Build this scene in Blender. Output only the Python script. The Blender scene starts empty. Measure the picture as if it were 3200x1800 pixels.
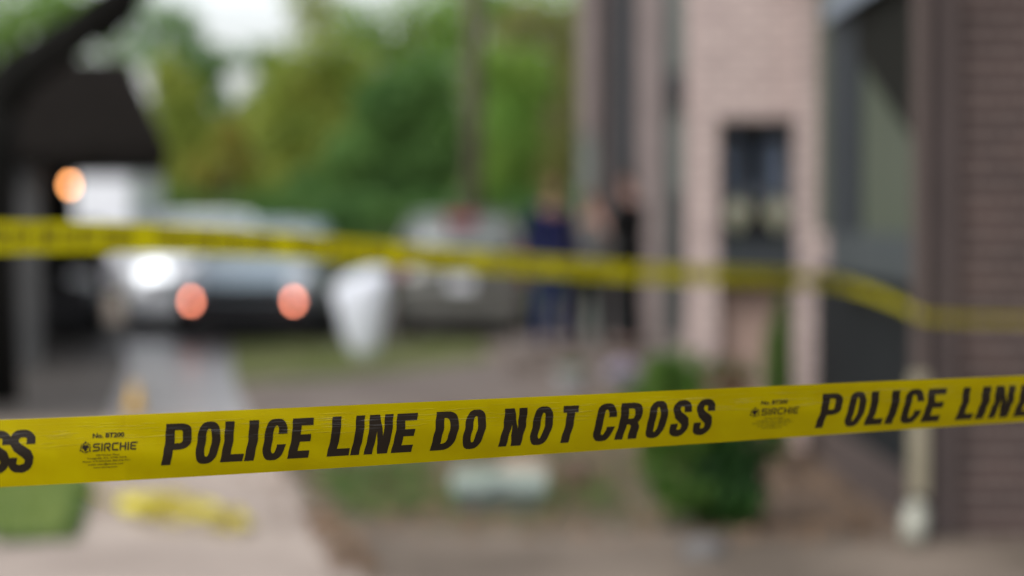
import bpy, bmesh, math, random
import numpy as np
from mathutils import Vector, Matrix
from mathutils.geometry import delaunay_2d_cdt
R = math.radians
random.seed(7); np.random.seed(7)
scene = bpy.context.scene
COL = scene.collection

# ------------------------------------------------------------------ camera
F = 7556.0                     # focal length in photo pixels (85 mm on a 36 mm sensor, 3200 px wide)
CAMZ = 1.6
PITCH = math.atan((900 - 690) / F)
cam_d = bpy.data.cameras.new("camera"); cam = bpy.data.objects.new("camera", cam_d); COL.objects.link(cam)
cam.location = (0, 0, CAMZ); cam.rotation_euler = (math.pi / 2 - PITCH, 0, 0)
cam_d.sensor_width = 36; cam_d.lens = 85; cam_d.clip_start = 0.1; cam_d.clip_end = 3000
cam_d.dof.use_dof = True; cam_d.dof.focus_distance = 2.93; cam_d.dof.aperture_fstop = 1.78
cam_d.dof.aperture_ratio = 1.14
scene.camera = cam
# ------------------------------------------------------------------ world, sun, exposure
SUN_EL, SUN_ROT = R(50), R(-140)
wd = bpy.data.worlds.new("World"); scene.world = wd; wd.use_nodes = True
nt = wd.node_tree; nt.nodes.clear()
sky = nt.nodes.new('ShaderNodeTexSky'); sky.sky_type = 'NISHITA'; sky.sun_disc = False
sky.sun_elevation = SUN_EL; sky.sun_rotation = SUN_ROT; sky.dust_density = 3.0; sky.air_density = 1.0
hsv = nt.nodes.new('ShaderNodeHueSaturation'); hsv.inputs['Saturation'].default_value = 0.28
bg = nt.nodes.new('ShaderNodeBackground'); bg.inputs['Strength'].default_value = 0.15
wo = nt.nodes.new('ShaderNodeOutputWorld')
nt.links.new(sky.outputs[0], hsv.inputs['Color']); nt.links.new(hsv.outputs[0], bg.inputs['Color'])
nt.links.new(bg.outputs[0], wo.inputs['Surface'])
sd = bpy.data.lights.new("sun", 'SUN'); sun = bpy.data.objects.new("sun", sd); COL.objects.link(sun)
sd.energy = 0.5; sd.angle = R(25); sd.color = (1.0, 0.97, 0.93)
sdir = Vector((math.sin(SUN_ROT) * math.cos(SUN_EL), math.cos(SUN_ROT) * math.cos(SUN_EL), math.sin(SUN_EL)))
sun.rotation_euler = sdir.to_track_quat('Z', 'Y').to_euler()
scene.view_settings.view_transform = 'Standard'; scene.view_settings.look = 'None'
scene.view_settings.exposure = 1.0; scene.view_settings.gamma = 1.0

FW = Vector((0, math.cos(PITCH), -math.sin(PITCH))); UP = Vector((0, math.sin(PITCH), math.cos(PITCH)))
def ray(px, py):
    return FW + Vector((1, 0, 0)) * ((px - 1600) / F) + UP * ((900 - py) / F)
def W(px, py, Y):                       # world point seen at photo pixel (px, py) at distance Y
    d = ray(px, py); return Vector((0, 0, CAMZ)) + d * (Y / d.y)
def G(px, py):                          # ground point (z = 0)
    d = ray(px, py); return Vector((0, 0, CAMZ)) + d * (-CAMZ / d.z)
def X(px, Y): return W(px, 900, Y).x
def Z(py, Y): return W(1600, py, Y).z

# ------------------------------------------------------------------ materials
def mat(name, col, rough=0.7, col2=None, scale=4.0, metal=0.0, bump=0.0, bscale=40.0, spec=0.15, emit=None, estr=0.0,
        trans=0.0, coat=0.0, detail=4.0, stretch=(1, 1, 1)):
    m = bpy.data.materials.new(name); m.use_nodes = True; t = m.node_tree
    b = t.nodes['Principled BSDF']; out = t.nodes['Material Output']
    b.inputs['Base Color'].default_value = (*col, 1); b.inputs['Roughness'].default_value = rough
    b.inputs['Metallic'].default_value = metal; b.inputs['Specular IOR Level'].default_value = spec
    b.inputs['Coat Weight'].default_value = coat
    tc = t.nodes.new('ShaderNodeTexCoord'); mp = t.nodes.new('ShaderNodeMapping')
    mp.inputs['Scale'].default_value = stretch
    t.links.new(tc.outputs['Object'], mp.inputs['Vector'])
    if col2 is not None:
        n = t.nodes.new('ShaderNodeTexNoise'); n.inputs['Scale'].default_value = scale; n.inputs['Detail'].default_value = detail
        r = t.nodes.new('ShaderNodeValToRGB')
        r.color_ramp.elements[0].position = 0.36; r.color_ramp.elements[0].color = (*col, 1)
        r.color_ramp.elements[1].position = 0.64; r.color_ramp.elements[1].color = (*col2, 1)
        t.links.new(mp.outputs[0], n.inputs['Vector']); t.links.new(n.outputs['Fac'], r.inputs[0])
        t.links.new(r.outputs[0], b.inputs['Base Color'])
    if bump:
        n2 = t.nodes.new('ShaderNodeTexNoise'); n2.inputs['Scale'].default_value = bscale; n2.inputs['Detail'].default_value = 6
        bp = t.nodes.new('ShaderNodeBump'); bp.inputs['Strength'].default_value = bump; bp.inputs['Distance'].default_value = 0.02
        t.links.new(mp.outputs[0], n2.inputs['Vector']); t.links.new(n2.outputs['Fac'], bp.inputs['Height'])
        t.links.new(bp.outputs[0], b.inputs['Normal'])
    if emit:
        b.inputs['Emission Color'].default_value = (*emit, 1); b.inputs['Emission Strength'].default_value = estr
    if trans:
        tr = t.nodes.new('ShaderNodeBsdfTranslucent'); mx = t.nodes.new('ShaderNodeMixShader'); mx.inputs[0].default_value = trans
        if col2 is not None: t.links.new(r.outputs[0], tr.inputs['Color'])
        else: tr.inputs['Color'].default_value = (*col, 1)
        t.links.new(b.outputs[0], mx.inputs[1]); t.links.new(tr.outputs[0], mx.inputs[2]); t.links.new(mx.outputs[0], out.inputs['Surface'])
    return m

def brick_mat(name, c1, c2, mortar, bw=0.2, bh=0.076, msize=0.008):
    m = bpy.data.materials.new(name); m.use_nodes = True; t = m.node_tree; b = t.nodes['Principled BSDF']
    b.inputs['Roughness'].default_value = 0.85; b.inputs['Specular IOR Level'].default_value = 0.15
    tc = t.nodes.new('ShaderNodeTexCoord'); sp = t.nodes.new('ShaderNodeSeparateXYZ'); ad = t.nodes.new('ShaderNodeMath'); ad.operation = 'ADD'
    cb = t.nodes.new('ShaderNodeCombineXYZ'); br = t.nodes.new('ShaderNodeTexBrick')
    t.links.new(tc.outputs['Object'], sp.inputs[0]); t.links.new(sp.outputs[0], ad.inputs[0]); t.links.new(sp.outputs[1], ad.inputs[1])
    t.links.new(ad.outputs[0], cb.inputs[0]); t.links.new(sp.outputs[2], cb.inputs[1]); t.links.new(cb.outputs[0], br.inputs['Vector'])
    br.inputs['Scale'].default_value = 1.0; br.inputs['Brick Width'].default_value = bw; br.inputs['Row Height'].default_value = bh
    br.inputs['Mortar Size'].default_value = msize; br.inputs['Color1'].default_value = (*c1, 1); br.inputs['Color2'].default_value = (*c2, 1)
    br.inputs['Mortar'].default_value = (*mortar, 1)
    n = t.nodes.new('ShaderNodeTexNoise'); n.inputs['Scale'].default_value = 2.5; n.inputs['Detail'].default_value = 5
    mx = t.nodes.new('ShaderNodeMix'); mx.data_type = 'RGBA'; mx.blend_type = 'MULTIPLY'; mx.inputs[0].default_value = 0.35
    t.links.new(tc.outputs['Object'], n.inputs['Vector']); t.links.new(br.outputs['Color'], mx.inputs[6]); t.links.new(n.outputs['Fac'], mx.inputs[7])
    hs = t.nodes.new('ShaderNodeHueSaturation'); hs.inputs['Saturation'].default_value = 0.9; hs.inputs['Value'].default_value = 1.2
    t.links.new(mx.outputs[2], hs.inputs['Color']); t.links.new(hs.outputs[0], b.inputs['Base Color'])
    bp = t.nodes.new('ShaderNodeBump'); bp.inputs['Strength'].default_value = 0.5; bp.inputs['Distance'].default_value = 0.008; bp.invert = True
    t.links.new(br.outputs['Fac'], bp.inputs['Height']); t.links.new(bp.outputs[0], b.inputs['Normal'])
    return m

def tape_mat(name, col, col2, rough, trans, streak=1.0, spec=0.07):
    m = bpy.data.materials.new(name); m.use_nodes = True; t = m.node_tree; b = t.nodes['Principled BSDF']; out = t.nodes['Material Output']
    b.inputs['Roughness'].default_value = rough; b.inputs['Specular IOR Level'].default_value = spec
    uv = t.nodes.new('ShaderNodeUVMap'); uv.uv_map = 'UVMap'
    def noise(sx, sy, det, off=0.0):
        mp = t.nodes.new('ShaderNodeMapping'); mp.inputs['Scale'].default_value = (sx, sy, 1); mp.inputs['Location'].default_value = (off, off * 1.7, 0)
        n = t.nodes.new('ShaderNodeTexNoise'); n.inputs['Scale'].default_value = 1; n.inputs['Detail'].default_value = det
        t.links.new(uv.outputs[0], mp.inputs['Vector']); t.links.new(mp.outputs[0], n.inputs['Vector']); return n
    n1 = noise(7, 1.6, 3); rp = t.nodes.new('ShaderNodeValToRGB')
    rp.color_ramp.elements[0].position = 0.35; rp.color_ramp.elements[0].color = (*col, 1)
    rp.color_ramp.elements[1].position = 0.66; rp.color_ramp.elements[1].color = (*col2, 1)
    t.links.new(n1.outputs['Fac'], rp.inputs[0]); t.links.new(rp.outputs[0], b.inputs['Base Color'])
    # creases: long thin ridges along the tape
    n2 = noise(8, 40, 1, 3.1); r2 = t.nodes.new('ShaderNodeValToRGB')
    r2.color_ramp.elements[0].position = 0.58; r2.color_ramp.elements[0].color = (0, 0, 0, 1)
    r2.color_ramp.elements[1].position = 0.76; r2.color_ramp.elements[1].color = (1, 1, 1, 1)
    t.links.new(n2.outputs['Fac'], r2.inputs[0])
    sx_ = t.nodes.new('ShaderNodeSeparateXYZ'); t.links.new(uv.outputs[0], sx_.inputs[0])
    band = t.nodes.new('ShaderNodeMapRange'); band.interpolation_type = 'SMOOTHSTEP'; band.inputs['From Min'].default_value = 0.22; band.inputs['From Max'].default_value = 0.04
    sb = t.nodes.new('ShaderNodeMath'); sb.operation = 'SUBTRACT'; sb.inputs[1].default_value = 0.72; ab = t.nodes.new('ShaderNodeMath'); ab.operation = 'ABSOLUTE'
    t.links.new(sx_.outputs[1], sb.inputs[0]); t.links.new(sb.outputs[0], ab.inputs[0]); t.links.new(ab.outputs[0], band.inputs['Value'])
    mb_ = t.nodes.new('ShaderNodeMath'); mb_.operation = 'MULTIPLY'; t.links.new(r2.outputs[0], mb_.inputs[0]); t.links.new(band.outputs[0], mb_.inputs[1])
    sp = t.nodes.new('ShaderNodeMapRange'); sp.inputs['To Min'].default_value = spec; sp.inputs['To Max'].default_value = 1.0
    t.links.new(mb_.outputs[0], sp.inputs['Value']); t.links.new(sp.outputs[0], b.inputs['Specular IOR Level'])
    rr_ = t.nodes.new('ShaderNodeMapRange'); rr_.inputs['To Min'].default_value = rough; rr_.inputs['To Max'].default_value = 0.16
    t.links.new(mb_.outputs[0], rr_.inputs['Value']); t.links.new(rr_.outputs[0], b.inputs['Roughness'])
    n3 = noise(30, 60, 4, 9.0)
    # little water drops
    mpv = t.nodes.new('ShaderNodeMapping'); mpv.inputs['Scale'].default_value = (420, 26, 1)
    vo = t.nodes.new('ShaderNodeTexVoronoi'); vo.inputs['Scale'].default_value = 1.0
    t.links.new(uv.outputs[0], mpv.inputs['Vector']); t.links.new(mpv.outputs[0], vo.inputs['Vector'])
    lt = t.nodes.new('ShaderNodeMapRange'); lt.inputs['From Min'].default_value = 0.0; lt.inputs['From Max'].default_value = 0.12
    lt.inputs['To Min'].default_value = 1.0; lt.inputs['To Max'].default_value = 0.0
    t.links.new(vo.outputs['Distance'], lt.inputs['Value'])
    b1 = t.nodes.new('ShaderNodeBump'); b1.inputs['Strength'].default_value = 0.35 * streak; b1.inputs['Distance'].default_value = 0.006
    b2 = t.nodes.new('ShaderNodeBump'); b2.inputs['Strength'].default_value = 0.05 * streak; b2.inputs['Distance'].default_value = 0.002
    b3 = t.nodes.new('ShaderNodeBump'); b3.inputs['Strength'].default_value = 0.5 * streak; b3.inputs['Distance'].default_value = 0.0008
    t.links.new(mb_.outputs[0], b1.inputs['Height']); t.links.new(n3.outputs['Fac'], b2.inputs['Height']); t.links.new(lt.outputs[0], b3.inputs['Height'])
    t.links.new(b1.outputs[0], b2.inputs['Normal']); t.links.new(b2.outputs[0], b3.inputs['Normal']); t.links.new(b3.outputs[0], b.inputs['Normal'])
    if trans:
        tr = t.nodes.new('ShaderNodeBsdfTranslucent'); mx = t.nodes.new('ShaderNodeMixShader'); mx.inputs[0].default_value = trans
        t.links.new(rp.outputs[0], tr.inputs['Color']); t.links.new(b.outputs[0], mx.inputs[1]); t.links.new(tr.outputs[0], mx.inputs[2])
        t.links.new(mx.outputs[0], out.inputs['Surface'])
    return m

M = {}
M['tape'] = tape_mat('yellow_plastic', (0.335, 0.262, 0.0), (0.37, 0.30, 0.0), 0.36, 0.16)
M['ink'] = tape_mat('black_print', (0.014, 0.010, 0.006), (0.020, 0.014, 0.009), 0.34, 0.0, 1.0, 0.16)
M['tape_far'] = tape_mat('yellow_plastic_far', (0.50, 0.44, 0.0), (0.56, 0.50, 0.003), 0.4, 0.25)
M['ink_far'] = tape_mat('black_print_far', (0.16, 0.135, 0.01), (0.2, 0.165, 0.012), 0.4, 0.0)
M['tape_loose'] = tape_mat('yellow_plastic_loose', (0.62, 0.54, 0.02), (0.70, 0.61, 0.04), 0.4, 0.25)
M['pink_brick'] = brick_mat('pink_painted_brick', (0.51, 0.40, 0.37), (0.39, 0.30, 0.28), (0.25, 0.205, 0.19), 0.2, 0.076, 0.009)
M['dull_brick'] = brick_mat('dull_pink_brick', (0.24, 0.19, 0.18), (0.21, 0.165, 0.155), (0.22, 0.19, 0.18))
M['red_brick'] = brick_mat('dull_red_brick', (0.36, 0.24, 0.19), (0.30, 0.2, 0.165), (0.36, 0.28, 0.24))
M['brown_brick'] = brick_mat('brown_brick', (0.060, 0.038, 0.032), (0.034, 0.024, 0.022), (0.13, 0.10, 0.092), 0.22, 0.083, 0.010)
M['concrete'] = mat('concrete', (0.24, 0.197, 0.168), 0.85, (0.34, 0.285, 0.245), 0.8, bump=0.2)
M['dirt_path'] = mat('dirt_path', (0.09, 0.072, 0.056), 0.95, (0.165, 0.133, 0.105), 1.3, bump=0.5, bscale=25)
M['paver_path'] = mat('worn_path', (0.115, 0.094, 0.082), 0.85, (0.17, 0.142, 0.124), 0.9, bump=0.2)
M['wet_drive'] = mat('wet_drive', (0.15, 0.138, 0.135), 0.34, (0.20, 0.185, 0.18), 0.7, bump=0.12, spec=0.5)
M['asphalt'] = mat('asphalt', (0.05, 0.045, 0.041), 0.6, (0.085, 0.077, 0.070), 0.5, bump=0.3)
M['mulch'] = mat('mulch', (0.06, 0.045, 0.035), 0.95, (0.14, 0.105, 0.082), 2.2, bump=0.6, bscale=30)
M['bed'] = mat('leafy_bed', (0.055, 0.065, 0.026), 0.95, (0.14, 0.112, 0.085), 1.6, bump=0.6, bscale=25)
M['soil'] = mat('soil', (0.16, 0.13, 0.105), 0.9, (0.20, 0.165, 0.135), 0.5)
M['grass_bright'] = mat('lawn_grass', (0.12, 0.185, 0.045), 0.7, (0.21, 0.27, 0.08), 3.0, trans=0.25)
M['grass_olive'] = mat('dry_grass', (0.13, 0.17, 0.05), 0.7, (0.25, 0.26, 0.13), 0.9, trans=0.2)
M['lawn_soil'] = mat('lawn_soil', (0.10, 0.15, 0.045), 0.9, (0.19, 0.235, 0.08), 2.5)
M['lawn_soil_olive'] = mat('lawn_soil_olive', (0.12, 0.15, 0.05), 0.9, (0.24, 0.24, 0.14), 0.8)
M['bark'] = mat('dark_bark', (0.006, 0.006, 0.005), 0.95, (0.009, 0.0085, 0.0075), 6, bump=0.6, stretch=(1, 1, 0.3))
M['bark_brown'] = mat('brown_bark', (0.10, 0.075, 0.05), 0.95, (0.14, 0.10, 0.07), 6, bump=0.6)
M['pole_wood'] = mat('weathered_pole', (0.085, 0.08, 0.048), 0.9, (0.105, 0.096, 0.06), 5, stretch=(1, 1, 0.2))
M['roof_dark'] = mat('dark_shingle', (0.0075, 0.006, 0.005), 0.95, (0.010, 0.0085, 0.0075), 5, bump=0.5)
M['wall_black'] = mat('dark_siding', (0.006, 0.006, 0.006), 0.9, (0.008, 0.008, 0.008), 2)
M['post_gray'] = mat('gray_post', (0.045, 0.046, 0.047), 0.7, (0.058, 0.058, 0.058), 3)
M['white_paint'] = mat('white_car_paint', (0.80, 0.82, 0.85), 0.25, coat=0.6, spec=0.5)
M['silver_paint'] = mat('silver_car_paint', (0.26, 0.335, 0.385), 0.28, metal=0.3, coat=0.5, spec=0.5)
M['tan_paint'] = mat('tan_car_paint', (0.095, 0.094, 0.084), 0.3, metal=0.3, coat=0.5, spec=0.5)
M['black_paint'] = mat('black_car_paint', (0.012, 0.012, 0.014), 0.3, coat=0.5, spec=0.5)
M['glass'] = mat('car_glass', (0.03, 0.035, 0.035), 0.06, spec=0.9)
M['pale_glass'] = mat('painted_sky_glass', (0.26, 0.30, 0.30), 0.08, spec=1.0, coat=1.0)  # bright sky reflection painted into the pale base colour
M['dull_glass'] = mat('dull_rear_glass', (0.15, 0.17, 0.165), 0.12, spec=0.6)
M['clear_glass'] = mat('clear_glass', (0.9, 0.92, 0.95), 0.02, spec=0.8)
M['clear_glass'].node_tree.nodes['Principled BSDF'].inputs['Transmission Weight'].default_value = 1.0; M['clear_glass'].node_tree.nodes['Principled BSDF'].inputs['IOR'].default_value = 1.25
M['curtain'] = mat('blue_grey_curtain', (0.20, 0.235, 0.30), 0.9, (0.26, 0.30, 0.37), 14, stretch=(1, 1, .1))
M['plastic'] = mat('black_plastic', (0.014, 0.014, 0.016), 0.5)
M['tyre'] = mat('tyre_rubber', (0.02, 0.02, 0.02), 0.85)
M['rim'] = mat('alloy_rim', (0.45, 0.45, 0.46), 0.3, metal=0.9)
M['lens'] = mat('lamp_lens', (0.7, 0.72, 0.75), 0.1, spec=0.8)
M['lit_lens'] = mat('lit_headlight', (0.9, 0.9, 0.9), 0.2, emit=(0.92, 0.96, 1.0), estr=1.5)
M['signal'] = mat('lit_turn_signal', (0.8, 0.2, 0.1), 0.3, emit=(1.0, 0.30, 0.18), estr=8.5)
M['brake'] = mat('lit_brake_lamp', (0.22, 0.03, 0.055), 0.3, emit=(1.0, 0.05, 0.08), estr=0.03)
M['tail'] = mat('red_tail_lamp', (0.28, 0.02, 0.05), 0.2, spec=0.7)
M['plate'] = mat('white_plate', (0.6, 0.62, 0.66), 0.4)
M['bulb'] = mat('lit_amber_bulb', (1, 0.5, 0.2), 0.4, emit=(1.0, 0.40, 0.13), estr=10.5)
M['sack'] = mat('white_plastic_sheet', (0.70, 0.73, 0.80), 0.5, (0.62, 0.65, 0.72), 3, bump=0.3, bscale=8)
M['skin'] = mat('skin', (0.26, 0.145, 0.115), 0.6)
M['skin_dark'] = mat('skin_brown', (0.20, 0.11, 0.07), 0.6)
M['navy'] = mat('navy_cloth', (0.008, 0.010, 0.045), 0.95, (0.012, 0.014, 0.055), 6)
M['navy_trousers'] = mat('navy_trouser_cloth', (0.007, 0.016, 0.065), 0.95, (0.010, 0.02, 0.075), 6)
M['black_cloth'] = mat('black_cloth', (0.004, 0.004, 0.004), 0.95, (0.006, 0.006, 0.006), 6)
M['grey_cloth'] = mat('grey_cloth', (0.10, 0.10, 0.10), 0.9, (0.125, 0.125, 0.12), 6)
M['hair'] = mat('dark_hair', (0.02, 0.013, 0.01), 0.7)
M['hair_brown'] = mat('brown_hair', (0.08, 0.045, 0.025), 0.7)
M['eye'] = mat('eye', (0.02, 0.015, 0.01), 0.2)
M['leather'] = mat('black_leather', (0.012, 0.011, 0.01), 0.4)
M['sage'] = mat('sage_siding', (0.078, 0.091, 0.064), 0.8, (0.088, 0.10, 0.073), 1.5)
M['slate_trim'] = mat('slate_trim', (0.055, 0.064, 0.067), 0.7, (0.063, 0.072, 0.075), 2)
M['slate_dark'] = mat('dark_slate_panel', (0.009, 0.011, 0.012), 0.9, (0.012, 0.014, 0.015), 2)
M['slate_mid'] = mat('slate_corner', (0.034, 0.039, 0.044), 0.8)
M['gable'] = mat('dark_gable', (0.006, 0.006, 0.0035), 0.95, (0.008, 0.008, 0.005), 2)
M['gutter'] = mat('pale_gutter', (0.20, 0.235, 0.28), 0.5)
M['brown_trim'] = mat('brown_trim', (0.08, 0.062, 0.056), 0.8)
M['greygreen'] = mat('grey_green_panel', (0.15, 0.165, 0.15), 0.75, (0.17, 0.185, 0.17), 2)
M['darkpanel'] = mat('dark_panel', (0.045, 0.048, 0.05), 0.7)
M['frame'] = mat('window_frame', (0.06, 0.066, 0.07), 0.6)
M['winglass'] = mat('window_glass', (0.035, 0.04, 0.046), 0.12, spec=0.6)
M['cream'] = mat('cream_ceramic', (0.46, 0.46, 0.36), 0.5)
M['cream_pipe'] = mat('cream_pipe', (0.20, 0.178, 0.125), 0.6, (0.24, 0.215, 0.155), 4)
M['white_pipe'] = mat('white_elbow', (0.28, 0.28, 0.235), 0.5)
M['box_green'] = mat('pale_green_lid', (0.24, 0.29, 0.255), 0.6, (0.28, 0.33, 0.295), 3)
M['box_dark'] = mat('dark_box_side', (0.07, 0.08, 0.085), 0.7)
M['stone_pale'] = mat('pale_stone', (0.25, 0.19, 0.14), 0.85, (0.31, 0.24, 0.185), 5, bump=0.5)
M['stone_brown'] = mat('brown_stone', (0.06, 0.035, 0.025), 0.9, (0.10, 0.06, 0.045), 6, bump=0.5)
M['stone_grey'] = mat('grey_stone', (0.10, 0.097, 0.095), 0.85, (0.135, 0.13, 0.127), 5, bump=0.5)
M['pot_grey'] = mat('grey_pot', (0.24, 0.24, 0.24), 0.8, (0.29, 0.29, 0.29), 5)
M['lilac'] = mat('lilac_petals', (0.42, 0.38, 0.48), 0.8, trans=0.2)
M['cone'] = mat('orange_cone', (0.55, 0.33, 0.05), 0.5)
M['plaster'] = mat('pale_curb', (0.40, 0.36, 0.33), 0.85, (0.46, 0.42, 0.38), 3)
def leafm(name, a, b, sc=0.9, tr=0.5): return mat(name, a, 0.6, b, sc, trans=tr, spec=0.3)
M['leaf_yellow'] = leafm('yellow_green_leaves', (0.21, 0.30, 0.05), (0.31, 0.35, 0.06), 0.8)
M['leaf_gold'] = leafm('golden_leaves', (0.33, 0.26, 0.05), (0.27, 0.29, 0.05), 0.9)
M['leaf_dark'] = leafm('dark_green_leaves', (0.085, 0.185, 0.05), (0.15, 0.28, 0.07), 0.7)
M['leaf_mid'] = leafm('green_leaves', (0.09, 0.20, 0.05), (0.14, 0.26, 0.06), 0.7)
M['leaf_bright'] = leafm('bright_green_leaves', (0.16, 0.31, 0.05), (0.25, 0.38, 0.07), 0.8)
M['leaf_olive'] = leafm('olive_leaves', (0.19, 0.21, 0.07), (0.26, 0.27, 0.08), 0.8)
M['leaf_bush_shade'] = leafm('shaded_bush_leaves', (0.010, 0.042, 0.007), (0.026, 0.085, 0.011), 5.0, 0.25)
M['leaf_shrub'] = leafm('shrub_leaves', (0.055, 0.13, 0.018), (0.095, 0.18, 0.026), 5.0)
M['leaf_red'] = leafm('reddish_leaves', (0.20, 0.09, 0.06), (0.22, 0.14, 0.08), 6.0)
M['leaf_pale'] = leafm('pale_flower_leaves', (0.28, 0.32, 0.22), (0.40, 0.42, 0.32), 8.0)

# ------------------------------------------------------------------ mesh helpers
WL = {}
def base_of(o): return WL.get(o.name, Vector((0, 0, 0)))
class MB:
    def __init__(s): s.v = []; s.f = []
    def add(s, vs, fs):
        o = len(s.v); s.v += [Vector(v) for v in vs]; s.f += [[i + o for i in f] for f in fs]; return s
    def box(s, a, b):
        (x0, y0, z0), (x1, y1, z1) = [min(p, q) for p, q in zip(a, b)], [max(p, q) for p, q in zip(a, b)]
        return s.add([(x0, y0, z0), (x1, y0, z0), (x1, y1, z0), (x0, y1, z0), (x0, y0, z1), (x1, y0, z1), (x1, y1, z1), (x0, y1, z1)],
                     [(0, 3, 2, 1), (4, 5, 6, 7), (0, 1, 5, 4), (1, 2, 6, 5), (2, 3, 7, 6), (3, 0, 4, 7)])
    def loft(s, rings, cap=True, closed=True):
        n = len(rings[0]); vs = [p for r in rings for p in r]; fs = []
        for i in range(len(rings) - 1):
            for j in range(n if closed else n - 1):
                k = (j + 1) % n; fs.append((i * n + j, i * n + k, (i + 1) * n + k, (i + 1) * n + j))
        if cap: fs.append(tuple(range(n))[::-1]); fs.append(tuple((len(rings) - 1) * n + j for j in range(n)))
        return s.add(vs, fs)
    def tube(s, pts, rad, n=10):
        pts = [Vector(p) for p in pts]; rad = rad if isinstance(rad, (list, tuple)) else [rad] * len(pts); rings = []
        for i, p in enumerate(pts):
            d = (pts[min(i + 1, len(pts) - 1)] - pts[max(i - 1, 0)]).normalized()
            u = d.cross(Vector((0, 0, 1)) if abs(d.z) < 0.95 else Vector((0, 1, 0))).normalized(); w = d.cross(u)
            rings.append([p + (u * math.cos(2 * math.pi * k / n) + w * math.sin(2 * math.pi * k / n)) * rad[i] for k in range(n)])
        return s.loft(rings)
    def ball(s, c, r, n=12, sq=(1, 1, 1), noise=0.0):
        c = Vector(c); rings = []; rnd = random.Random(int(c.x * 977 + c.y * 131 + c.z * 37))
        for i in range(1, n):
            a = math.pi * i / n
            rings.append([c + Vector((math.sin(a) * math.cos(2 * math.pi * j / n) * sq[0], math.sin(a) * math.sin(2 * math.pi * j / n) * sq[1], -math.cos(a) * sq[2])) * r * (1 + noise * rnd.uniform(-1, 1)) for j in range(n)])
        return s.loft(rings)
    def prism(s, poly, axis, a, b):     # polygon in the two other axes, extruded along axis
        def P(u, v, w): return {'x': (w, u, v), 'y': (u, w, v), 'z': (u, v, w)}[axis]
        n = len(poly)
        return s.loft([[P(u, v, a) for u, v in poly], [P(u, v, b) for u, v in poly]])
    def build(s, name, m, parent=None, world=False, smooth=False, bevel=0.0):
        me = bpy.data.meshes.new(name); off = base_of(parent) if (world and parent) else Vector((0, 0, 0))
        me.from_pydata([v - off for v in s.v], [], s.f)
        bm = bmesh.new(); bm.from_mesh(me); bmesh.ops.recalc_face_normals(bm, faces=bm.faces)
        if bevel: bmesh.ops.bevel(bm, geom=[e for e in bm.edges if len(e.link_faces) == 2 and e.calc_face_angle(0) > 0.5], offset=bevel, segments=2, affect='EDGES', profile=0.6)
        bm.to_mesh(me); bm.free()
        if smooth: me.polygons.foreach_set('use_smooth', [True] * len(me.polygons))
        me.materials.append(M[m] if isinstance(m, str) else m)
        o = bpy.data.objects.new(name, me); COL.objects.link(o)
        if parent: o.parent = parent; WL[o.name] = base_of(parent)
        return o
def rbox(mb, x0, x1, Y0, Y1, z0, z1):      # wall block whose left flank runs back parallel to the street line of its neighbour
    xb = max(x0 * Y1 / Y0 + .03, x0); x1b = max(x1, xb + .02)
    return mb.prism([(x0, Y0), (x1, Y0), (x1b, Y1), (xb, Y1)], 'z', z0, z1)
def tag(o, label, cat, group=None, kind=None):
    if label: o['label'] = label
    if cat: o['category'] = cat
    if group: o['group'] = group
    if kind: o['kind'] = kind
    return o
def thing(name, label, cat, loc=(0, 0, 0), rz=0.0, group=None):
    o = bpy.data.objects.new(name, None); COL.objects.link(o); o.location = loc; o.rotation_euler = (0, 0, rz); o.empty_display_size = 0.2
    WL[o.name] = Vector(loc); return tag(o, label, cat, group)
def rawmesh(name, verts, faces, m, parent=None, smooth=False, uvs=None):
    me = bpy.data.meshes.new(name); off = base_of(parent) if parent else Vector((0, 0, 0))
    me.from_pydata([Vector(v) - off for v in verts], [], faces)
    if uvs is not None:
        l = me.uv_layers.new(name='UVMap'); vi = np.zeros(len(me.loops), dtype=np.int32); me.loops.foreach_get('vertex_index', vi)
        l.data.foreach_set('uv', np.asarray(uvs, dtype=np.float32)[vi].ravel())
    if smooth: me.polygons.foreach_set('use_smooth', [True] * len(me.polygons))
    me.materials.append(M[m]); o = bpy.data.objects.new(name, me); COL.objects.link(o)
    if parent: o.parent = parent; WL[o.name] = base_of(parent)
    return o
def leaves(name, clumps, m, size, parent, seed=1, flat=0.5):
    """leaf cards scattered through the volume of each clump (centre, radii, count)"""
    rg = np.random.default_rng(seed); V = []; 
    for c, r, n in clumps:
        d = rg.normal(size=(n, 3)); d /= np.linalg.norm(d, axis=1)[:, None]
        p = np.array(c) + d * (rg.random((n, 1)) ** 0.45) * np.array(r)
        a = rg.normal(size=(n, 3)); a /= np.linalg.norm(a, axis=1)[:, None]
        b = rg.normal(size=(n, 3)); b -= (b * a).sum(1)[:, None] * a; b /= np.linalg.norm(b, axis=1)[:, None]
        s = size * rg.uniform(0.6, 1.3, (n, 1))
        q = np.stack([p - a * s, p - b * s * flat, p + a * s, p + b * s * flat], 1); V.append(q.reshape(-1, 3))
    V = np.concatenate(V) - np.array(base_of(parent)); n = len(V) // 4
    me = bpy.data.meshes.new(name); me.vertices.add(len(V)); me.vertices.foreach_set('co', V.ravel().astype(np.float32))
    me.loops.add(4 * n); me.loops.foreach_set('vertex_index', np.arange(4 * n, dtype=np.int32))
    me.polygons.add(n); me.polygons.foreach_set('loop_start', np.arange(0, 4 * n, 4, dtype=np.int32))
    me.update(calc_edges=True); me.validate(); me.materials.append(M[m])
    o = bpy.data.objects.new(name, me); COL.objects.link(o); o.parent = parent; WL[o.name] = base_of(parent); return o

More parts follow.
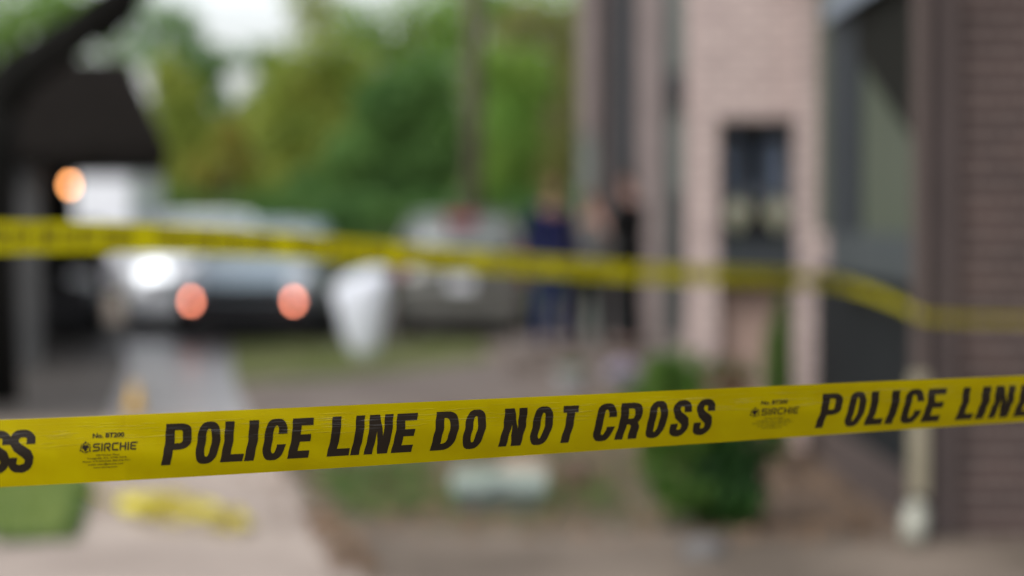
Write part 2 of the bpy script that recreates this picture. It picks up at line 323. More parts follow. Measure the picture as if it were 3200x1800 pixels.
# ------------------------------------------------------------------ ground
def sheet(name, pts, z, m, kind='structure', world_pts=False):
    p = [Vector((q[0], q[1], z)) if world_pts else Vector((G(*q).x, G(*q).y, z)) for q in pts]
    o = rawmesh(name, p, [tuple(range(len(p)))], m); o['kind'] = kind; return o
sheet('ground', [(-1500, -60), (1500, -60), (1500, 2400), (-1500, 2400)], 0.0, 'soil', world_pts=True)
sheet('parking_road', [(-2500, 1330), (420, 1318), (640, 1180), (700, 1085), (2000, 1075), (3000, 1062), (3000, 1000), (-4500, 1000), (-4500, 1330)], 0.004, 'asphalt')
sheet('driveway', [(330, 1330), (405, 1140), (380, 1070), (720, 1075), (735, 1200), (790, 1330)], 0.008, 'wet_drive')
sheet('sidewalk', [(-1400, 1690), (205, 1690), (260, 1500), (330, 1322), (790, 1322), (880, 1470), (945, 1585), (968, 1625), (1000, 1652), (1020, 1690), (1068, 1722), (1075, 1760), (1130, 1800), (1300, 2400), (-3200, 2400)], 0.012, 'concrete')
sheet('footpath', [(900, 1640), (1700, 1668), (2150, 1686), (2900, 1692), (4600, 1690), (6000, 2400), (1000, 2400)], 0.009, 'dirt_path')
sheet('path', [(800, 1326), (760, 1225), (1100, 1185), (1500, 1130), (1850, 1095), (2170, 1100), (2170, 1210), (1900, 1255), (1300, 1300)], 0.010, 'paver_path')
sheet('planting_bed', [(820, 1340), (1300, 1305), (1900, 1262), (2200, 1290), (2300, 1480), (2150, 1640), (1700, 1668), (1060, 1640), (980, 1580)], 0.006, 'bed')
sheet('mulch_bed', [(2200, 1240), (2700, 1330), (2880, 1480), (2895, 1688), (2150, 1688), (2250, 1560)], 0.008, 'mulch')
def grass(name, poly_px, z, soil, m, n, h, seed):
    pts = [G(*q) for q in poly_px]
    o = sheet('lawn', poly_px, z, soil)
    rg = random.Random(seed); xs = [p.x for p in pts]; ys = [p.y for p in pts]; V = []; Fc = []
    def inside(x, y):
        c = False; j = len(pts) - 1
        for i in range(len(pts)):
            if (pts[i].y > y) != (pts[j].y > y) and x < (pts[j].x - pts[i].x) * (y - pts[i].y) / (pts[j].y - pts[i].y) + pts[i].x: c = not c
            j = i
        return c
    while len(Fc) < n:
        x = rg.uniform(min(xs), max(xs)); y = rg.uniform(min(ys), max(ys))
        if not inside(x, y): continue
        a = rg.uniform(0, 6.28); w = 0.006; hh = h * rg.uniform(0.5, 1.2); lx, ly = rg.gauss(0, .3) * hh, rg.gauss(0, .3) * hh; k = len(V)
        V += [(x - w * math.cos(a), y - w * math.sin(a), z), (x + w * math.cos(a), y + w * math.sin(a), z), (x + lx, y + ly, z + hh)]; Fc.append((k, k + 1, k + 2))
    g = rawmesh('grass', V, Fc, m); g['kind'] = 'stuff'; return g
grass('grass', [(-900, 1690), (200, 1688), (255, 1505), (300, 1400), (-900, 1400)], 0.016, 'lawn_soil', 'grass_bright', 9000, 0.07, 1)
grass('grass', [(735, 1195), (725, 1092), (1500, 1080), (1530, 1120), (1320, 1150), (1050, 1180)], 0.014, 'lawn_soil_olive', 'grass_olive', 9000, 0.08, 2)

def litter(name, polys, n, seed, m):
    V = []; Fc = []; rg = random.Random(seed)
    for poly, k in polys:
        pts = [G(*q) for q in poly]; made = 0
        while made < k:
            x = rg.uniform(min(p.x for p in pts), max(p.x for p in pts)); y = rg.uniform(min(p.y for p in pts), max(p.y for p in pts))
            if not inpoly((x, y), [[(p.x, p.y) for p in pts]]): continue
            made += 1; a = rg.uniform(0, 6.28); l = rg.uniform(.02, .05); u = Vector((math.cos(a), math.sin(a), rg.uniform(-.1, .4))) * l; w = Vector((-math.sin(a), math.cos(a), rg.uniform(-.3, .3))) * l * .45
            c = Vector((x, y, .018 + l * .3)); o = len(V); V += [c - u, c - w, c + u, c + w]; Fc.append((o, o + 1, o + 2, o + 3))
    g = rawmesh(name, V, Fc, m); g['kind'] = 'stuff'; return g
BEDP = [(820, 1340), (1300, 1305), (1900, 1262), (2200, 1290), (2300, 1480), (2150, 1640), (1700, 1668), (1060, 1640), (980, 1580)]
MULP = [(2200, 1240), (2700, 1330), (2880, 1480), (2895, 1688), (2150, 1688), (2250, 1560)]
# ------------------------------------------------------------------ lettering
def arc(cx, cy, rx, ry, a0, a1, n=14, p=2.5):
    out = []
    for i in range(n + 1):
        a = R(a0 + (a1 - a0) * i / n); c, s = math.cos(a), math.sin(a)
        out.append((cx + rx * math.copysign(abs(c) ** (2 / p), c), cy + ry * math.copysign(abs(s) ** (2 / p), s)))
    return out
ST, HB = 0.225, 0.185
def stroke(pts, th, closed=False):
    L, Rr = [], []; n = len(pts)
    for i in range(n):
        a = pts[max(i - 1, 0)]; b = pts[min(i + 1, n - 1)]; dx, dy = b[0] - a[0], b[1] - a[1]; l = math.hypot(dx, dy) or 1
        t = th[i] if isinstance(th, list) else th
        L.append((pts[i][0] - dy / l * t / 2, pts[i][1] + dx / l * t / 2)); Rr.append((pts[i][0] + dy / l * t / 2, pts[i][1] - dx / l * t / 2))
    return L + Rr[::-1]
def glyph(ch, w):
    """list of outlines (even-odd) in units of the cap height, box 0..w by 0..1"""
    s = min(ST, w)
    if ch == 'I': return [[(0, 0), (w, 0), (w, 1), (0, 1)]]
    if ch == 'L': return [[(0, 0), (w, 0), (w, HB), (s, HB), (s, 1), (0, 1)]]
    if ch == 'T': return [[(w / 2 - s / 2, 0), (w / 2 + s / 2, 0), (w / 2 + s / 2, 1 - HB), (w, 1 - HB), (w, 1), (0, 1), (0, 1 - HB), (w / 2 - s / 2, 1 - HB)]]
    if ch == 'E': return [[(0, 0), (w, 0), (w, HB), (s, HB), (s, .41), (w * .93, .41), (w * .93, .59), (s, .59), (s, 1 - HB), (w, 1 - HB), (w, 1), (0, 1)]]
    if ch == 'N': return [[(0, 0), (s * .95, 0), (s * .95, .58), (w - s * 1.15, 0), (w, 0), (w, 1), (w - s * .95, 1), (w - s * .95, .44), (s * 1.15, 1), (0, 1)]]
    if ch == 'O': return [arc(w / 2, .5, w / 2, .515, 0, 360, 44, 2.8)[:-1], arc(w / 2, .5, w / 2 - s * .93, .5 - HB * .85, 0, 360, 36, 2.6)[:-1]]
    if ch == 'D': return [[(0, 0)] + arc(w * .45, .42, w * .55, .42, -90, 0, 10)  + arc(w * .45, .58, w * .55, .42, 0, 90, 10) + [(0, 1)],
                          [(s, HB * .9)] + arc(s + .02, .36, w - 2 * s - .02, .36 - HB * .9, -90, 0, 8) + arc(s + .02, .64, w - 2 * s - .02, .36 - HB * .9, 0, 90, 8) + [(s, 1 - HB * .9)]]
    if ch == 'P': return [[(0, 0), (s, 0), (s, .36)] + arc(w * .5, .59, w * .5, .23, -90, 0, 8) + arc(w * .5, .77, w * .5, .23, 0, 90, 8) + [(0, 1)],
                          [(s, .52)] + arc(w * .52, .60, w * .48 - s * .95, .08, -90, 0, 6) + arc(w * .52, .76, w * .48 - s * .95, .08, 0, 90, 6) + [(s, .84)]]
    if ch == 'R': return [[(0, 0), (s, 0), (s, .40), (w * .5, .40), (w * .56, .36), (w * .60, 0), (w, 0), (w * .97, .32), (w * .86, .45), (w * .96, .56)] + arc(w * .5, .77, w * .5, .23, 0, 90, 8) + [(0, 1)],
                          [(s, .56)] + arc(w * .52, .64, w * .48 - s * .95, .08, -90, 0, 6) + arc(w * .52, .76, w * .48 - s * .95, .08, 0, 90, 6) + [(s, .84)]]
    if ch == 'C':
        o = arc(w / 2, .5, w / 2, .515, 22, 338, 40, 2.8); i = arc(w / 2, .5, w / 2 - s * .93, .5 - HB * .85, 30, 330, 32, 2.6)
        return [[(w, .63)] + o + [(w, .37), (w - s, .37)] + i[::-1] + [(w - s, .63)]]
    if ch == 'S':
        r = s * .46; c = [(w - r, .66), (w - r, .76)] + arc(w / 2, .76, w / 2 - r, .24 - HB * .45, 0, 180, 12, 2.3)[1:] + [(r * 1.02, .70), (w * .30, .585), (w * .5, .505), (w * .70, .42), (w - r * 1.02, .31)] + \
            arc(w / 2, .245, w / 2 - r, .245 - HB * .45, 0, -180, 12, 2.3)[1:] + [(r, .25), (r, .35)]
        n = len(c); th = []
        for k, p in enumerate(c):
            u = abs(k / (n - 1) - .5); th.append(s * 1.05 if .05 > u else (s * .92 if u > .42 or u < .25 else HB * 1.0))
        return [stroke(c, th)]
    return []
def inpoly(pt, loops):
    c = False; x, y = pt
    for L in loops:
        j = len(L) - 1
        for i in range(len(L)):
            (xi, yi), (xj, yj) = L[i], L[j]
            if (yi > y) != (yj > y) and x < (xj - xi) * (y - yi) / (yj - yi) + xi: c = not c
            j = i
    return c
def tri(loops, grid=0.0):
    """triangulate even-odd outlines, with inner points so the print can bend with the tape"""
    V, E = [], []
    for L in loops:
        o = len(V); P = []
        for i, p in enumerate(L):
            q = L[(i + 1) % len(L)]; d = math.hypot(q[0] - p[0], q[1] - p[1]); k = max(1, int(d / grid)) if grid else 1
            if d < 1e-6: continue
            P += [(p[0] + (q[0] - p[0]) * a / k, p[1] + (q[1] - p[1]) * a / k) for a in range(k)]
        V += P; E += [(o + i, o + (i + 1) % len(P)) for i in range(len(P))]
    if grid:
        xs = [v[0] for v in V]; ys = [v[1] for v in V]; x = min(xs) + grid * .53
        while x < max(xs):
            y = min(ys) + grid * .47
            while y < max(ys):
                if inpoly((x, y), loops): V.append((x, y))
                y += grid
            x += grid
    vs, _, fs, _, _, _ = delaunay_2d_cdt([Vector(v) for v in V], E, [], 0, 1e-6)
    out = []
    for f in fs:
        c = (sum(vs[i].x for i in f) / len(f), sum(vs[i].y for i in f) / len(f))
        if inpoly(c, loops): out.append(tuple(f))
    return [(v.x, v.y) for v in vs], out
def text_mesh(body, bold=0.0, narrow=1.0):
    cu = bpy.data.curves.new('t', 'FONT'); cu.body = body; cu.size = 1.0; cu.offset = bold; cu.resolution_u = 3; cu.space_character = 1.0
    o = bpy.data.objects.new('t', cu); COL.objects.link(o); dg = bpy.context.evaluated_depsgraph_get()
    me = bpy.data.meshes.new_from_object(o.evaluated_get(dg)); V = [(v.co.x * narrow, v.co.y) for v in me.vertices]; Fc = [tuple(p.vertices) for p in me.polygons]
    bpy.data.objects.remove(o); bpy.data.curves.remove(cu); bpy.data.meshes.remove(me)
    x0 = min(v[0] for v in V); x1 = max(v[0] for v in V); return [(v[0] - x0, v[1]) for v in V], Fc, x1 - x0

# measured letter extents on the near tape (photo pixels: bottom left .. top right)
LINE = [('P', 503, 601), ('O', 603, 692), ('L', 687, 757), ('I', 762, 810), ('C', 812, 902), ('E', 897, 981),
        ('L', 1020, 1089), ('I', 1094, 1141), ('N', 1136, 1230), ('E', 1221, 1306), ('D', 1343, 1438), ('O', 1436, 1523),
        ('N', 1556, 1649), ('O', 1647, 1733), ('T', 1739, 1810), ('C', 1844, 1932), ('R', 1919, 2012), ('O', 2008, 2092), ('S', 2083, 2166), ('S', 2156, 2239)]
NEXT = [('P', 2545, 2637), ('O', 2630, 2712), ('L', 2698, 2753), ('I', 2762, 2815), ('C', 2804, 2893), ('E', 2875, 2960),
        ('L', 2983, 3035), ('I', 3044, 3099), ('N', 3085, 3175), ('E', 3163, 3245), ('D', 3275, 3360)]
PREV = [('O', -130, -42), ('S', -55, 36), ('S', 20, 112)]
def lerp(x, xs, ys): return float(np.interp(x, xs, ys))
def smooth(xs, ys, deg):
    c = np.polyfit(xs, ys, deg); return lambda x: float(np.polyval(c, x))
TOP = smooth([0, 500, 700, 1350, 1400, 2250, 2300, 3200], [1312, 1291, 1283, 1254.5, 1253, 1213, 1211, 1173], 3)
BOT = smooth([0, 500, 700, 1350, 1400, 2250, 2300, 3200], [1523, 1495, 1485, 1443, 1440, 1382, 1378.6, 1317.5], 3)
TAPE_W = 0.0762
def t1_depth(px): t = px / 3200.0; return 2.755 + 0.30 * t + 0.36 * t * abs(t)
def t1_point(px, v, off=0.0):
    top, bot = TOP(px), BOT(px); z = t1_depth(px); vis = (bot - top) * z / F
    tilt = math.sqrt(max(TAPE_W ** 2 - vis ** 2, 1e-8)) * (1 if vis < TAPE_W else 0)
    y = bot + (top - bot) * v
    d = z - tilt * (v - .5) - 0.004 * (1 - (2 * v - 1) ** 2)
    d += 0.0012 * math.sin(px / 210.0 + 5 * v) * math.sin(v * 5.2 + px / 900.0) + 0.0006 * math.sin(px / 57.0 + v * 9) * (1 - abs(2 * v - 1))
    return W(px, y, d - off)
def vb(px): return lerp(px, [0, 515, 2200, 2950, 3300], [.21, .203, .165, .125, .11])
def vt(px): return lerp(px, [0, 515, 2200, 2950, 3300], [.835, .833, .81, .80, .79])
def slant(px): return .137 + (px - 700) * (.27 - .137) / 2100.0
def bend(t, px):        # the stretched print leans more in its lower half
    q = 1 - t; return -(0.22 * min(q, .48) / .48 + (0 if q < .48 else .78 * ((q - .48) / .52))) + .035 * math.sin(t * 17 + px / 130.0) * (1 if 0.05 < t < .95 else .4)
def tape_print(point, line, mb, uvs, off=0.0004, grid=0.045):
    V, Fc = mb
    for ch, xl, xr in line:
        xm = (xl + xr) / 2; H = (vt(xm) - vb(xm)) * (BOT(xm) - TOP(xm)); s = slant(xm) * H; x0 = xl + s; w = max((xr - x0 + (s if ch == 'L' else 0)) / H, .1)
        pv, pf = tri(glyph(ch, w), grid); o = len(V)
        for a, t in pv:
            px = x0 + a * H + bend(t, xm) * s; v = vb(xm) + t * (vt(xm) - vb(xm))
            V.append(point(px, v, off)); uvs.append((px / 1000.0, v))
        Fc += [tuple(i + o for i in f) for f in pf]
def quadgrid(point, x0, x1, nx, nv):
    V, U, Fc = [], [], []
    for i in range(nx + 1):
        for j in range(nv + 1):
            px = x0 + (x1 - x0) * i / nx; v = j / nv; V.append(point(px, v)); U.append((px / 1000.0, v))
    for i in range(nx):
        for j in range(nv):
            a = i * (nv + 1) + j; Fc.append((a, a + nv + 1, a + nv + 2, a + 1))
    return V, U, Fc
t1 = thing('police_tape', 'sharp yellow plastic tape nearest the viewer, reading POLICE LINE DO NOT CROSS in black', 'barrier tape', t1_point(1600, 0), group='yellow police tapes')
V, U, Fc = quadgrid(t1_point, -900, 4200, 900, 24)
rawmesh('strip', V, Fc, 'tape', t1, True, U)
V, Fc, U = [], [], []
tape_print(t1_point, PREV + LINE + NEXT, (V, Fc), U)
rawmesh('lettering', V, Fc, 'ink', t1, False, U)
# the maker's block between the repeats
def maker_block(px0, px1, yc, sl):
    V, Fc, U = [], [], []; wpx = px1 - px0
    hh = lambda px: (BOT(px) - TOP(px))
    def put(pv, pf, x, vbase, sc, layer=0, sx=None):
        o = len(V); Hh = hh((px0 + px1) / 2)
        for a, b in pv:
            px = x + a * (sx or sc) + b * sc * sl; v = vbase + b * sc / Hh
            V.append(t1_point(px, v, 0.0004 + 0.00006 * layer)); U.append((px / 1000., v))
        Fc.extend(tuple(i + o for i in f) for f in pf)
    u = wpx / 182.0; k = hh((px0 + px1) / 2)
    def word(txt, cx, v, h, width, bold):
        pv, pf, w = text_mesh(txt, bold); sc = h / 0.72; put(pv, pf, cx - width / 2, v, sc, 0, width / w)
    cx = px0 + wpx * .5
    word('No. BT200', cx - 1 * u, yc + .150, 14 * u, 98 * u, .035)
    for i, (txt, ww) in enumerate([('100 Hunter Place', 72), ('Youngsville, N.C. 27596 U.S.A.', 124), ('Phone: 919.554.2244, 800.356.7311', 148), ('email: sales@sirchie.com', 110), ('www.sirchie.com', 74)]):
        word(txt, cx - (3 + i * 2) * u, yc - (.125 + .046 * i), 5.2 * u, ww * u, .012)
    # the name in squared strokes
    H = 25 * u; th = .19; x = px0 + 41 * u; vbs = yc - .055
    def rr(pts, r=.14):
        out = []
        for i, p in enumerate(pts):
            if i in (0, len(pts) - 1): out.append(p); continue
            a, b = pts[i - 1], pts[i + 1]; la = math.dist(a, p); lb = math.dist(b, p); q = min(r, la / 2, lb / 2)
            A = (p[0] + (a[0] - p[0]) * q / la, p[1] + (a[1] - p[1]) * q / la); B = (p[0] + (b[0] - p[0]) * q / lb, p[1] + (b[1] - p[1]) * q / lb)
            out += [A, ((A[0] + B[0] + 2 * p[0]) / 4, (A[1] + B[1] + 2 * p[1]) / 4), B]
        return out
    e = th / 2
    G2 = {'S': (.92, [[(.92, 1 - e), (e, 1 - e), (e, .52), (.83, .52), (.83, e), (0, e)]]),
          'I': (.19, [[(e, 0), (e, 1)]]),
          'R': (.86, [[(e, 0), (e, 1 - e), (.76, 1 - e), (.76, .46), (.3, .46)], [(.42, .40), (.78, 0)]]),
          'C': (.84, [[(.84, 1 - e), (e, 1 - e), (e, e), (.84, e)]]),
          'H': (.84, [[(e, 0), (e, 1)], [(.2, .5), (.64, .5)], [(.84 - e, 0), (.84 - e, 1)]]),
          'E': (.78, [[(.78, 1 - e), (e, 1 - e), (e, e), (.78, e)], [(.22, .5), (.72, .5)]])}
    tot = sum(G2[c][0] for c in 'SIRCHIE') + 6 * .16; sx = (px1 - x - 6 * u) / tot
    for c in 'SIRCHIE':
        w, sts = G2[c]
        for li, st in enumerate(sts):
            p = rr(st); pv, pf = tri([stroke(p, th * (H / sx) ** .5 if False else th)], .2); put(pv, pf, x, vbs, H, li, sx)
        x += (w + .16) * sx
    pv, pf = tri([arc(0, 0, .5, .5, 0, 360, 20, 2)[:-1], arc(0, 0, .28, .28, 0, 360, 16, 2)[:-1]]); put(pv, pf, px1 - 3 * u, vbs + H * .92 / k, 6 * u)
    # emblem: broken hexagon ring round a dark cut shape
    hx = [(math.cos(R(60 * i + 20)), math.sin(R(60 * i + 20))) for i in range(6)]
    ex, ev = px0 + 19 * u, yc + .006
    for i in range(6):
        a, b = hx[i], hx[(i + 1) % 6]; p = (a[0] * .96 + b[0] * .04, a[1] * .96 + b[1] * .04); q = (a[0] * .16 + b[0] * .84, a[1] * .16 + b[1] * .84)
        pv, pf = tri([[p, q, (q[0] * .80, q[1] * .80), (p[0] * .84, p[1] * .84)]]); put(pv, pf, ex, ev, 18 * u, 0)
    for a in (95, 205, 325):
        c = (math.cos(R(a)), math.sin(R(a))); n = (-c[1], c[0])
        pv, pf = tri([[(c[0] * .78 - n[0] * .1, c[1] * .78 - n[1] * .1), (c[0] * 1.12 - n[0] * .12, c[1] * 1.12 - n[1] * .12), (c[0] * 1.12 + n[0] * .12, c[1] * 1.12 + n[1] * .12), (c[0] * .78 + n[0] * .1, c[1] * .78 + n[1] * .1)]]); put(pv, pf, ex, ev, 18 * u, 1)
    blob = [(-.52, .5), (-.12, .56), (-.02, .36), (.16, .62), (.62, .2), (.66, .02), (.3, -.1), (.28, -.36), (.06, -.62), (-.2, -.55), (-.26, -.22), (-.58, -.14)]
    pv, pf = tri([blob]); put(pv, pf, ex, ev, 18 * u, 1)
    rawmesh('maker_mark', V, Fc, 'ink', t1, False, U)
maker_block(248, 431, .52, .06)
maker_block(2343, 2498, .505, .16)

# second tape, farther back: from the left edge to the pier, then on to the near house corner and over its brick front
T2 = [(-500, 735, 4.9), (0, 741, 5.5), (400, 742, 6.15), (800, 760, 6.9), (1250, 795, 8.0), (1600, 824, 9.2), (2000, 852, 10.9), (2300, 862, 12.6), (2500, 871, 14.0), (2618, 884, 15.0)]
T2b = [(2618, 884, 15.0), (2700, 907, 13.9), (2790, 942, 12.75), (2870, 982, 11.88), (2900, 991, 11.84), (2930, 994, 11.88), (3000, 997, 11.9), (3200, 1001, 11.92), (3500, 1003, 11.95)]
def resample(pts, step=0.02):
    P = [W(*p) for p in pts]; out = [P[0]]
    for i in range(len(P) - 1):
        p0 = P[max(i - 1, 0)]; p1 = P[i]; p2 = P[i + 1]; p3 = P[min(i + 2, len(P) - 1)]; n = max(1, int((p2 - p1).length / step))
        for k in range(1, n + 1):
            t = k / n; out.append(0.5 * ((2 * p1) + (p2 - p0) * t + (2 * p0 - 5 * p1 + 4 * p2 - p3) * t * t + (3 * p1 - p0 - 3 * p2 + p3) * t ** 3))
    return out
P2 = resample(T2) + resample(T2b)[1:]
S2 = [0.0]
for i in range(1, len(P2)): S2.append(S2[-1] + (P2[i] - P2[i - 1]).length)
S2END = S2[-1]; S2a = np.array(S2); P2a = np.array([tuple(p) for p in P2])
def t2_point(px, v, off=0.0):          # px is the near tape's print coordinate; 2042 of them are one repeat of 0.9 m
    s = (px - 0) / 2042.0 * 0.9 + 0.35
    c = Vector([float(np.interp(s, S2a, P2a[:, k])) for k in range(3)])
    tw = float(np.interp(s, [S2END - 5.2, S2END - 4.2, S2END - 1.2, S2END], [.10, .75, 1.05, 1.12])); tilt = 0.0762 * math.sin(tw); w = 0.0762 * math.cos(tw)
    return c + Vector((0, -off * 6 - tilt * (v - .5), w * (v - .5)))
PXEND = (S2[-1] - 0.35) / 0.9 * 2042; PX0 = -0.35 / .9 * 2042
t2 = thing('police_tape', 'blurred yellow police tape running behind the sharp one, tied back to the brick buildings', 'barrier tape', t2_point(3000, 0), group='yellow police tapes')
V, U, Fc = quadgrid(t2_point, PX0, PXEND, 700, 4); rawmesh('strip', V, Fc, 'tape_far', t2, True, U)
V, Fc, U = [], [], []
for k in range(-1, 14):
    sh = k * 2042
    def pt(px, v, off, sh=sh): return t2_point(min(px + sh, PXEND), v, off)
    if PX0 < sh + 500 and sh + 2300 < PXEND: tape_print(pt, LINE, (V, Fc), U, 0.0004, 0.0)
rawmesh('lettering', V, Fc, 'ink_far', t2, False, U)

# ------------------------------------------------------------------ loose yellow tape on the pavement
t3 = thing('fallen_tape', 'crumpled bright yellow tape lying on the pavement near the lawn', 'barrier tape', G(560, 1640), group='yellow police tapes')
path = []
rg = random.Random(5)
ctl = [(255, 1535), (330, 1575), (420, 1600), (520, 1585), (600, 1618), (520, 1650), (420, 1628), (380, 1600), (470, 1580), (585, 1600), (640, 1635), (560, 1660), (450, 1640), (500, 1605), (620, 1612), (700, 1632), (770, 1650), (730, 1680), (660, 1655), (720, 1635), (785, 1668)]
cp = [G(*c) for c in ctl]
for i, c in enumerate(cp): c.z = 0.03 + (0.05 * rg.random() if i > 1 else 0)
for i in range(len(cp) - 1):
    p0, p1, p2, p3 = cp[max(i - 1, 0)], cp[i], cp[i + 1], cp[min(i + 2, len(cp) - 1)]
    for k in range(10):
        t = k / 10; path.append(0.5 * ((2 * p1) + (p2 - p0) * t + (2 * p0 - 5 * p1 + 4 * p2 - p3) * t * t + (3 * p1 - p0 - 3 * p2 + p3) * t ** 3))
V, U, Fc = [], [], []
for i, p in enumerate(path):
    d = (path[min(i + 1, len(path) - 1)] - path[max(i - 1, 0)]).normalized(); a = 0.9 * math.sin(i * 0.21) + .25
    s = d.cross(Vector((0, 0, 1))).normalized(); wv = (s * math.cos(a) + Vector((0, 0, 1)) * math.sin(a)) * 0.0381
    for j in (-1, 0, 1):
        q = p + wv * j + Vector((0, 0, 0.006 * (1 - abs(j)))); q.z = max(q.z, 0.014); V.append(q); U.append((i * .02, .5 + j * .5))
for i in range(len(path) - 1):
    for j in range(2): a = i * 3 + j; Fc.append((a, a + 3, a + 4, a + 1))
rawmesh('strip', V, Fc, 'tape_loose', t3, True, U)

# ------------------------------------------------------------------ vehicles (front towards -Y in local space)
def ring(hw, z0, z1, y, n=28, p=4.0):
    return [(x, y, z) for x, z in arc(0, (z0 + z1) / 2, hw, (z1 - z0) / 2, 0, 360, n, p)[:-1]]
def plan(z, y0, y1, hw, n=32, p=6.0):
    return [(x, y, z) for x, y in arc(0, (y0 + y1) / 2, hw, (y1 - y0) / 2, 0, 360, n, p)[:-1]]
def vehicle(name, label, loc, rz, paint, L=4.7, hw=.93, H=1.66, belt=1.08, lit=False, glass='glass', brake=False, group='parked vehicles'):
    t = thing(name, label, 'car', loc, rz, group); k = L / 4.7; q = hw / .93
    MB().loft([ring(.66 * q, .38, .72, 0, p=3), ring(.82 * q, .30, .84, .08 * k, p=3.4), ring(.90 * q, .26, .96, .35 * k), ring(.93 * q, .25, belt - .03, .9 * k), ring(.94 * q, .25, belt, 1.35 * k),
               ring(.94 * q, .25, belt + .02, 2.6 * k), ring(.935 * q, .25, belt + .03, 4.0 * k), ring(.90 * q, .28, belt, 4.5 * k), ring(.84 * q, .34, belt - .06, 4.66 * k, p=3.6), ring(.74 * q, .42, belt - .2, 4.72 * k, p=3)]).build('body', paint, t, smooth=True)
    g0, g1 = 1.28 * k, 4.58 * k
    MB().loft([plan(belt - .02, g0, g1, .86 * q), plan(belt + .25, g0 + .42 * k, g1 - .10, .78 * q), plan(H - .06, g0 + .86 * k, g1 - .32, .66 * q)]).build('windows', glass, t, smooth=True)
    MB().loft([plan(H - .065, g0 + .84 * k, g1 - .30, .675 * q), plan(H - .02, g0 + .92 * k, g1 - .34, .65 * q), plan(H, g0 + 1.1 * k, g1 - .5, .52 * q)]).build('roof', paint, t, smooth=True)
    for sx in (-1, 1):
        for (ya, yb, wd) in ((g0 + .06, g0 + .90 * k, .035), (g0 + 1.45 * k, g0 + 1.5 * k, .04), (g1 - .05, g1 - .33, .05)):
            b = MB(); b.tube([(sx * .855 * q, ya, belt - .02), (sx * .785 * q, (ya + yb) / 2, belt + .26), (sx * .665 * q, yb, H - .05)], wd, 8)
            b.build('pillar', paint, t, smooth=True)
        m = MB(); m.ball((sx * 1.0 * q, g0 + .35, belt + .06), .11, 10, (1, .6, .75)); m.build('mirror', 'plastic' if paint != 'white_paint' else paint, t, smooth=True)
        for wy in (.88 * k, 3.75 * k):
            w = MB().loft([[(sx * (.95 * q - dx), wy + r * math.cos(2 * math.pi * i / 24), .34 + r * math.sin(2 * math.pi * i / 24)) for i in range(24)] for dx, r in ((.22, .30), (.20, .34), (.03, .34), (0, .31), (0, .22))]).build('wheel', 'tyre', t, smooth=True)
            MB().loft([[(sx * (.95 * q - dx), wy + r * math.cos(2 * math.pi * i / 20), .34 + r * math.sin(2 * math.pi * i / 20)) for i in range(20)] for dx, r in ((.06, .22), (.008, .215), (.03, .12), (.012, .05))]).build('rim', 'rim', w)
        MB().box((sx * .945 * q, 2.05 * k, belt - .14), (sx * .965 * q, 2.25 * k, belt - .11)).build('door_handle', 'plastic', t)
        wh = paint == 'white_paint'; h = MB(); h.ball((sx * (.50 if wh else .70) * q, (.13 if wh else .20) * k, .84), .19 if wh else .15, 12, (1.25, .8, .55)); h.build('headlight', 'lit_lens' if paint == 'white_paint' else 'lens', t, smooth=True)
        r = MB(); r.ball((sx * .82 * q, 4.58 * k, belt - .12), .13, 12, (.75, .8, 1.5)); r.build('taillight', 'tail', t, smooth=True)
    MB().box((-.84 * q, -.04, .28), (.84 * q, .16, .63)).build('front_bumper', paint if paint == 'white_paint' else 'plastic', t, bevel=.04)
    gr = MB().box((-.56 * q, -.02, .645), (.56 * q, .10, .79)).build('grille', 'plastic', t, bevel=.02)
    MB().box((-.84 * q, 4.62 * k, .34), (.84 * q, 4.80 * k, .58)).build('rear_bumper', paint if paint == 'tan_paint' else 'plastic', t, bevel=.04)
    MB().box((-.17, 4.745 * k, .70), (.17, 4.765 * k, .86)).build('license_plate', 'plate', t)
    MB().box((-.86 * q, .06, .18), (.86 * q, .30, .34)).build('air_dam', 'plastic', t)
    if lit:
        for sx in (-1, 1): MB().ball((sx * lit, -.075, .575), .043, 12, (1, .7, 1)).build('turn_signal', 'signal', t, smooth=True)
    if brake:
        MB().box((-.20, g1 - .16, H - .15), (.22, g1 - .05, H - .03)).build('brake_light', 'brake', t)
        MB().box((-.42, 4.735 * k, .88), (.42, 4.76 * k, .92)).build('tailgate_handle', 'plastic', t)
    return t
p = G(760, 1082); vehicle('parked_car', 'silver car facing the viewer with two glowing salmon turn signals', (p.x, p.y, .004), 0, 'silver_paint', 4.7, .92, 1.58, 1.10, lit=160 * p.y / F, glass='pale_glass')
p = G(592, 1040); vehicle('parked_car', 'white car with a glaring headlight, half hidden behind the silver one', (p.x, p.y, .004), R(4), 'white_paint', 4.9, .96, 1.70, 1.12, glass='pale_glass')
p = G(1440, 1068); t = vehicle('parked_car', 'tan car seen from the rear with a red brake light high in its window', (p.x, p.y + 4.7, .004), R(180), 'tan_paint', 4.7, .90, 1.70, 1.10, glass='dull_glass', brake=True)
p = G(80, 1075); vehicle('parked_car', 'black car parked in the shade under the dark carport', (p.x, p.y, .004), R(8), 'black_paint', 4.6, .92, 1.55, 1.02)

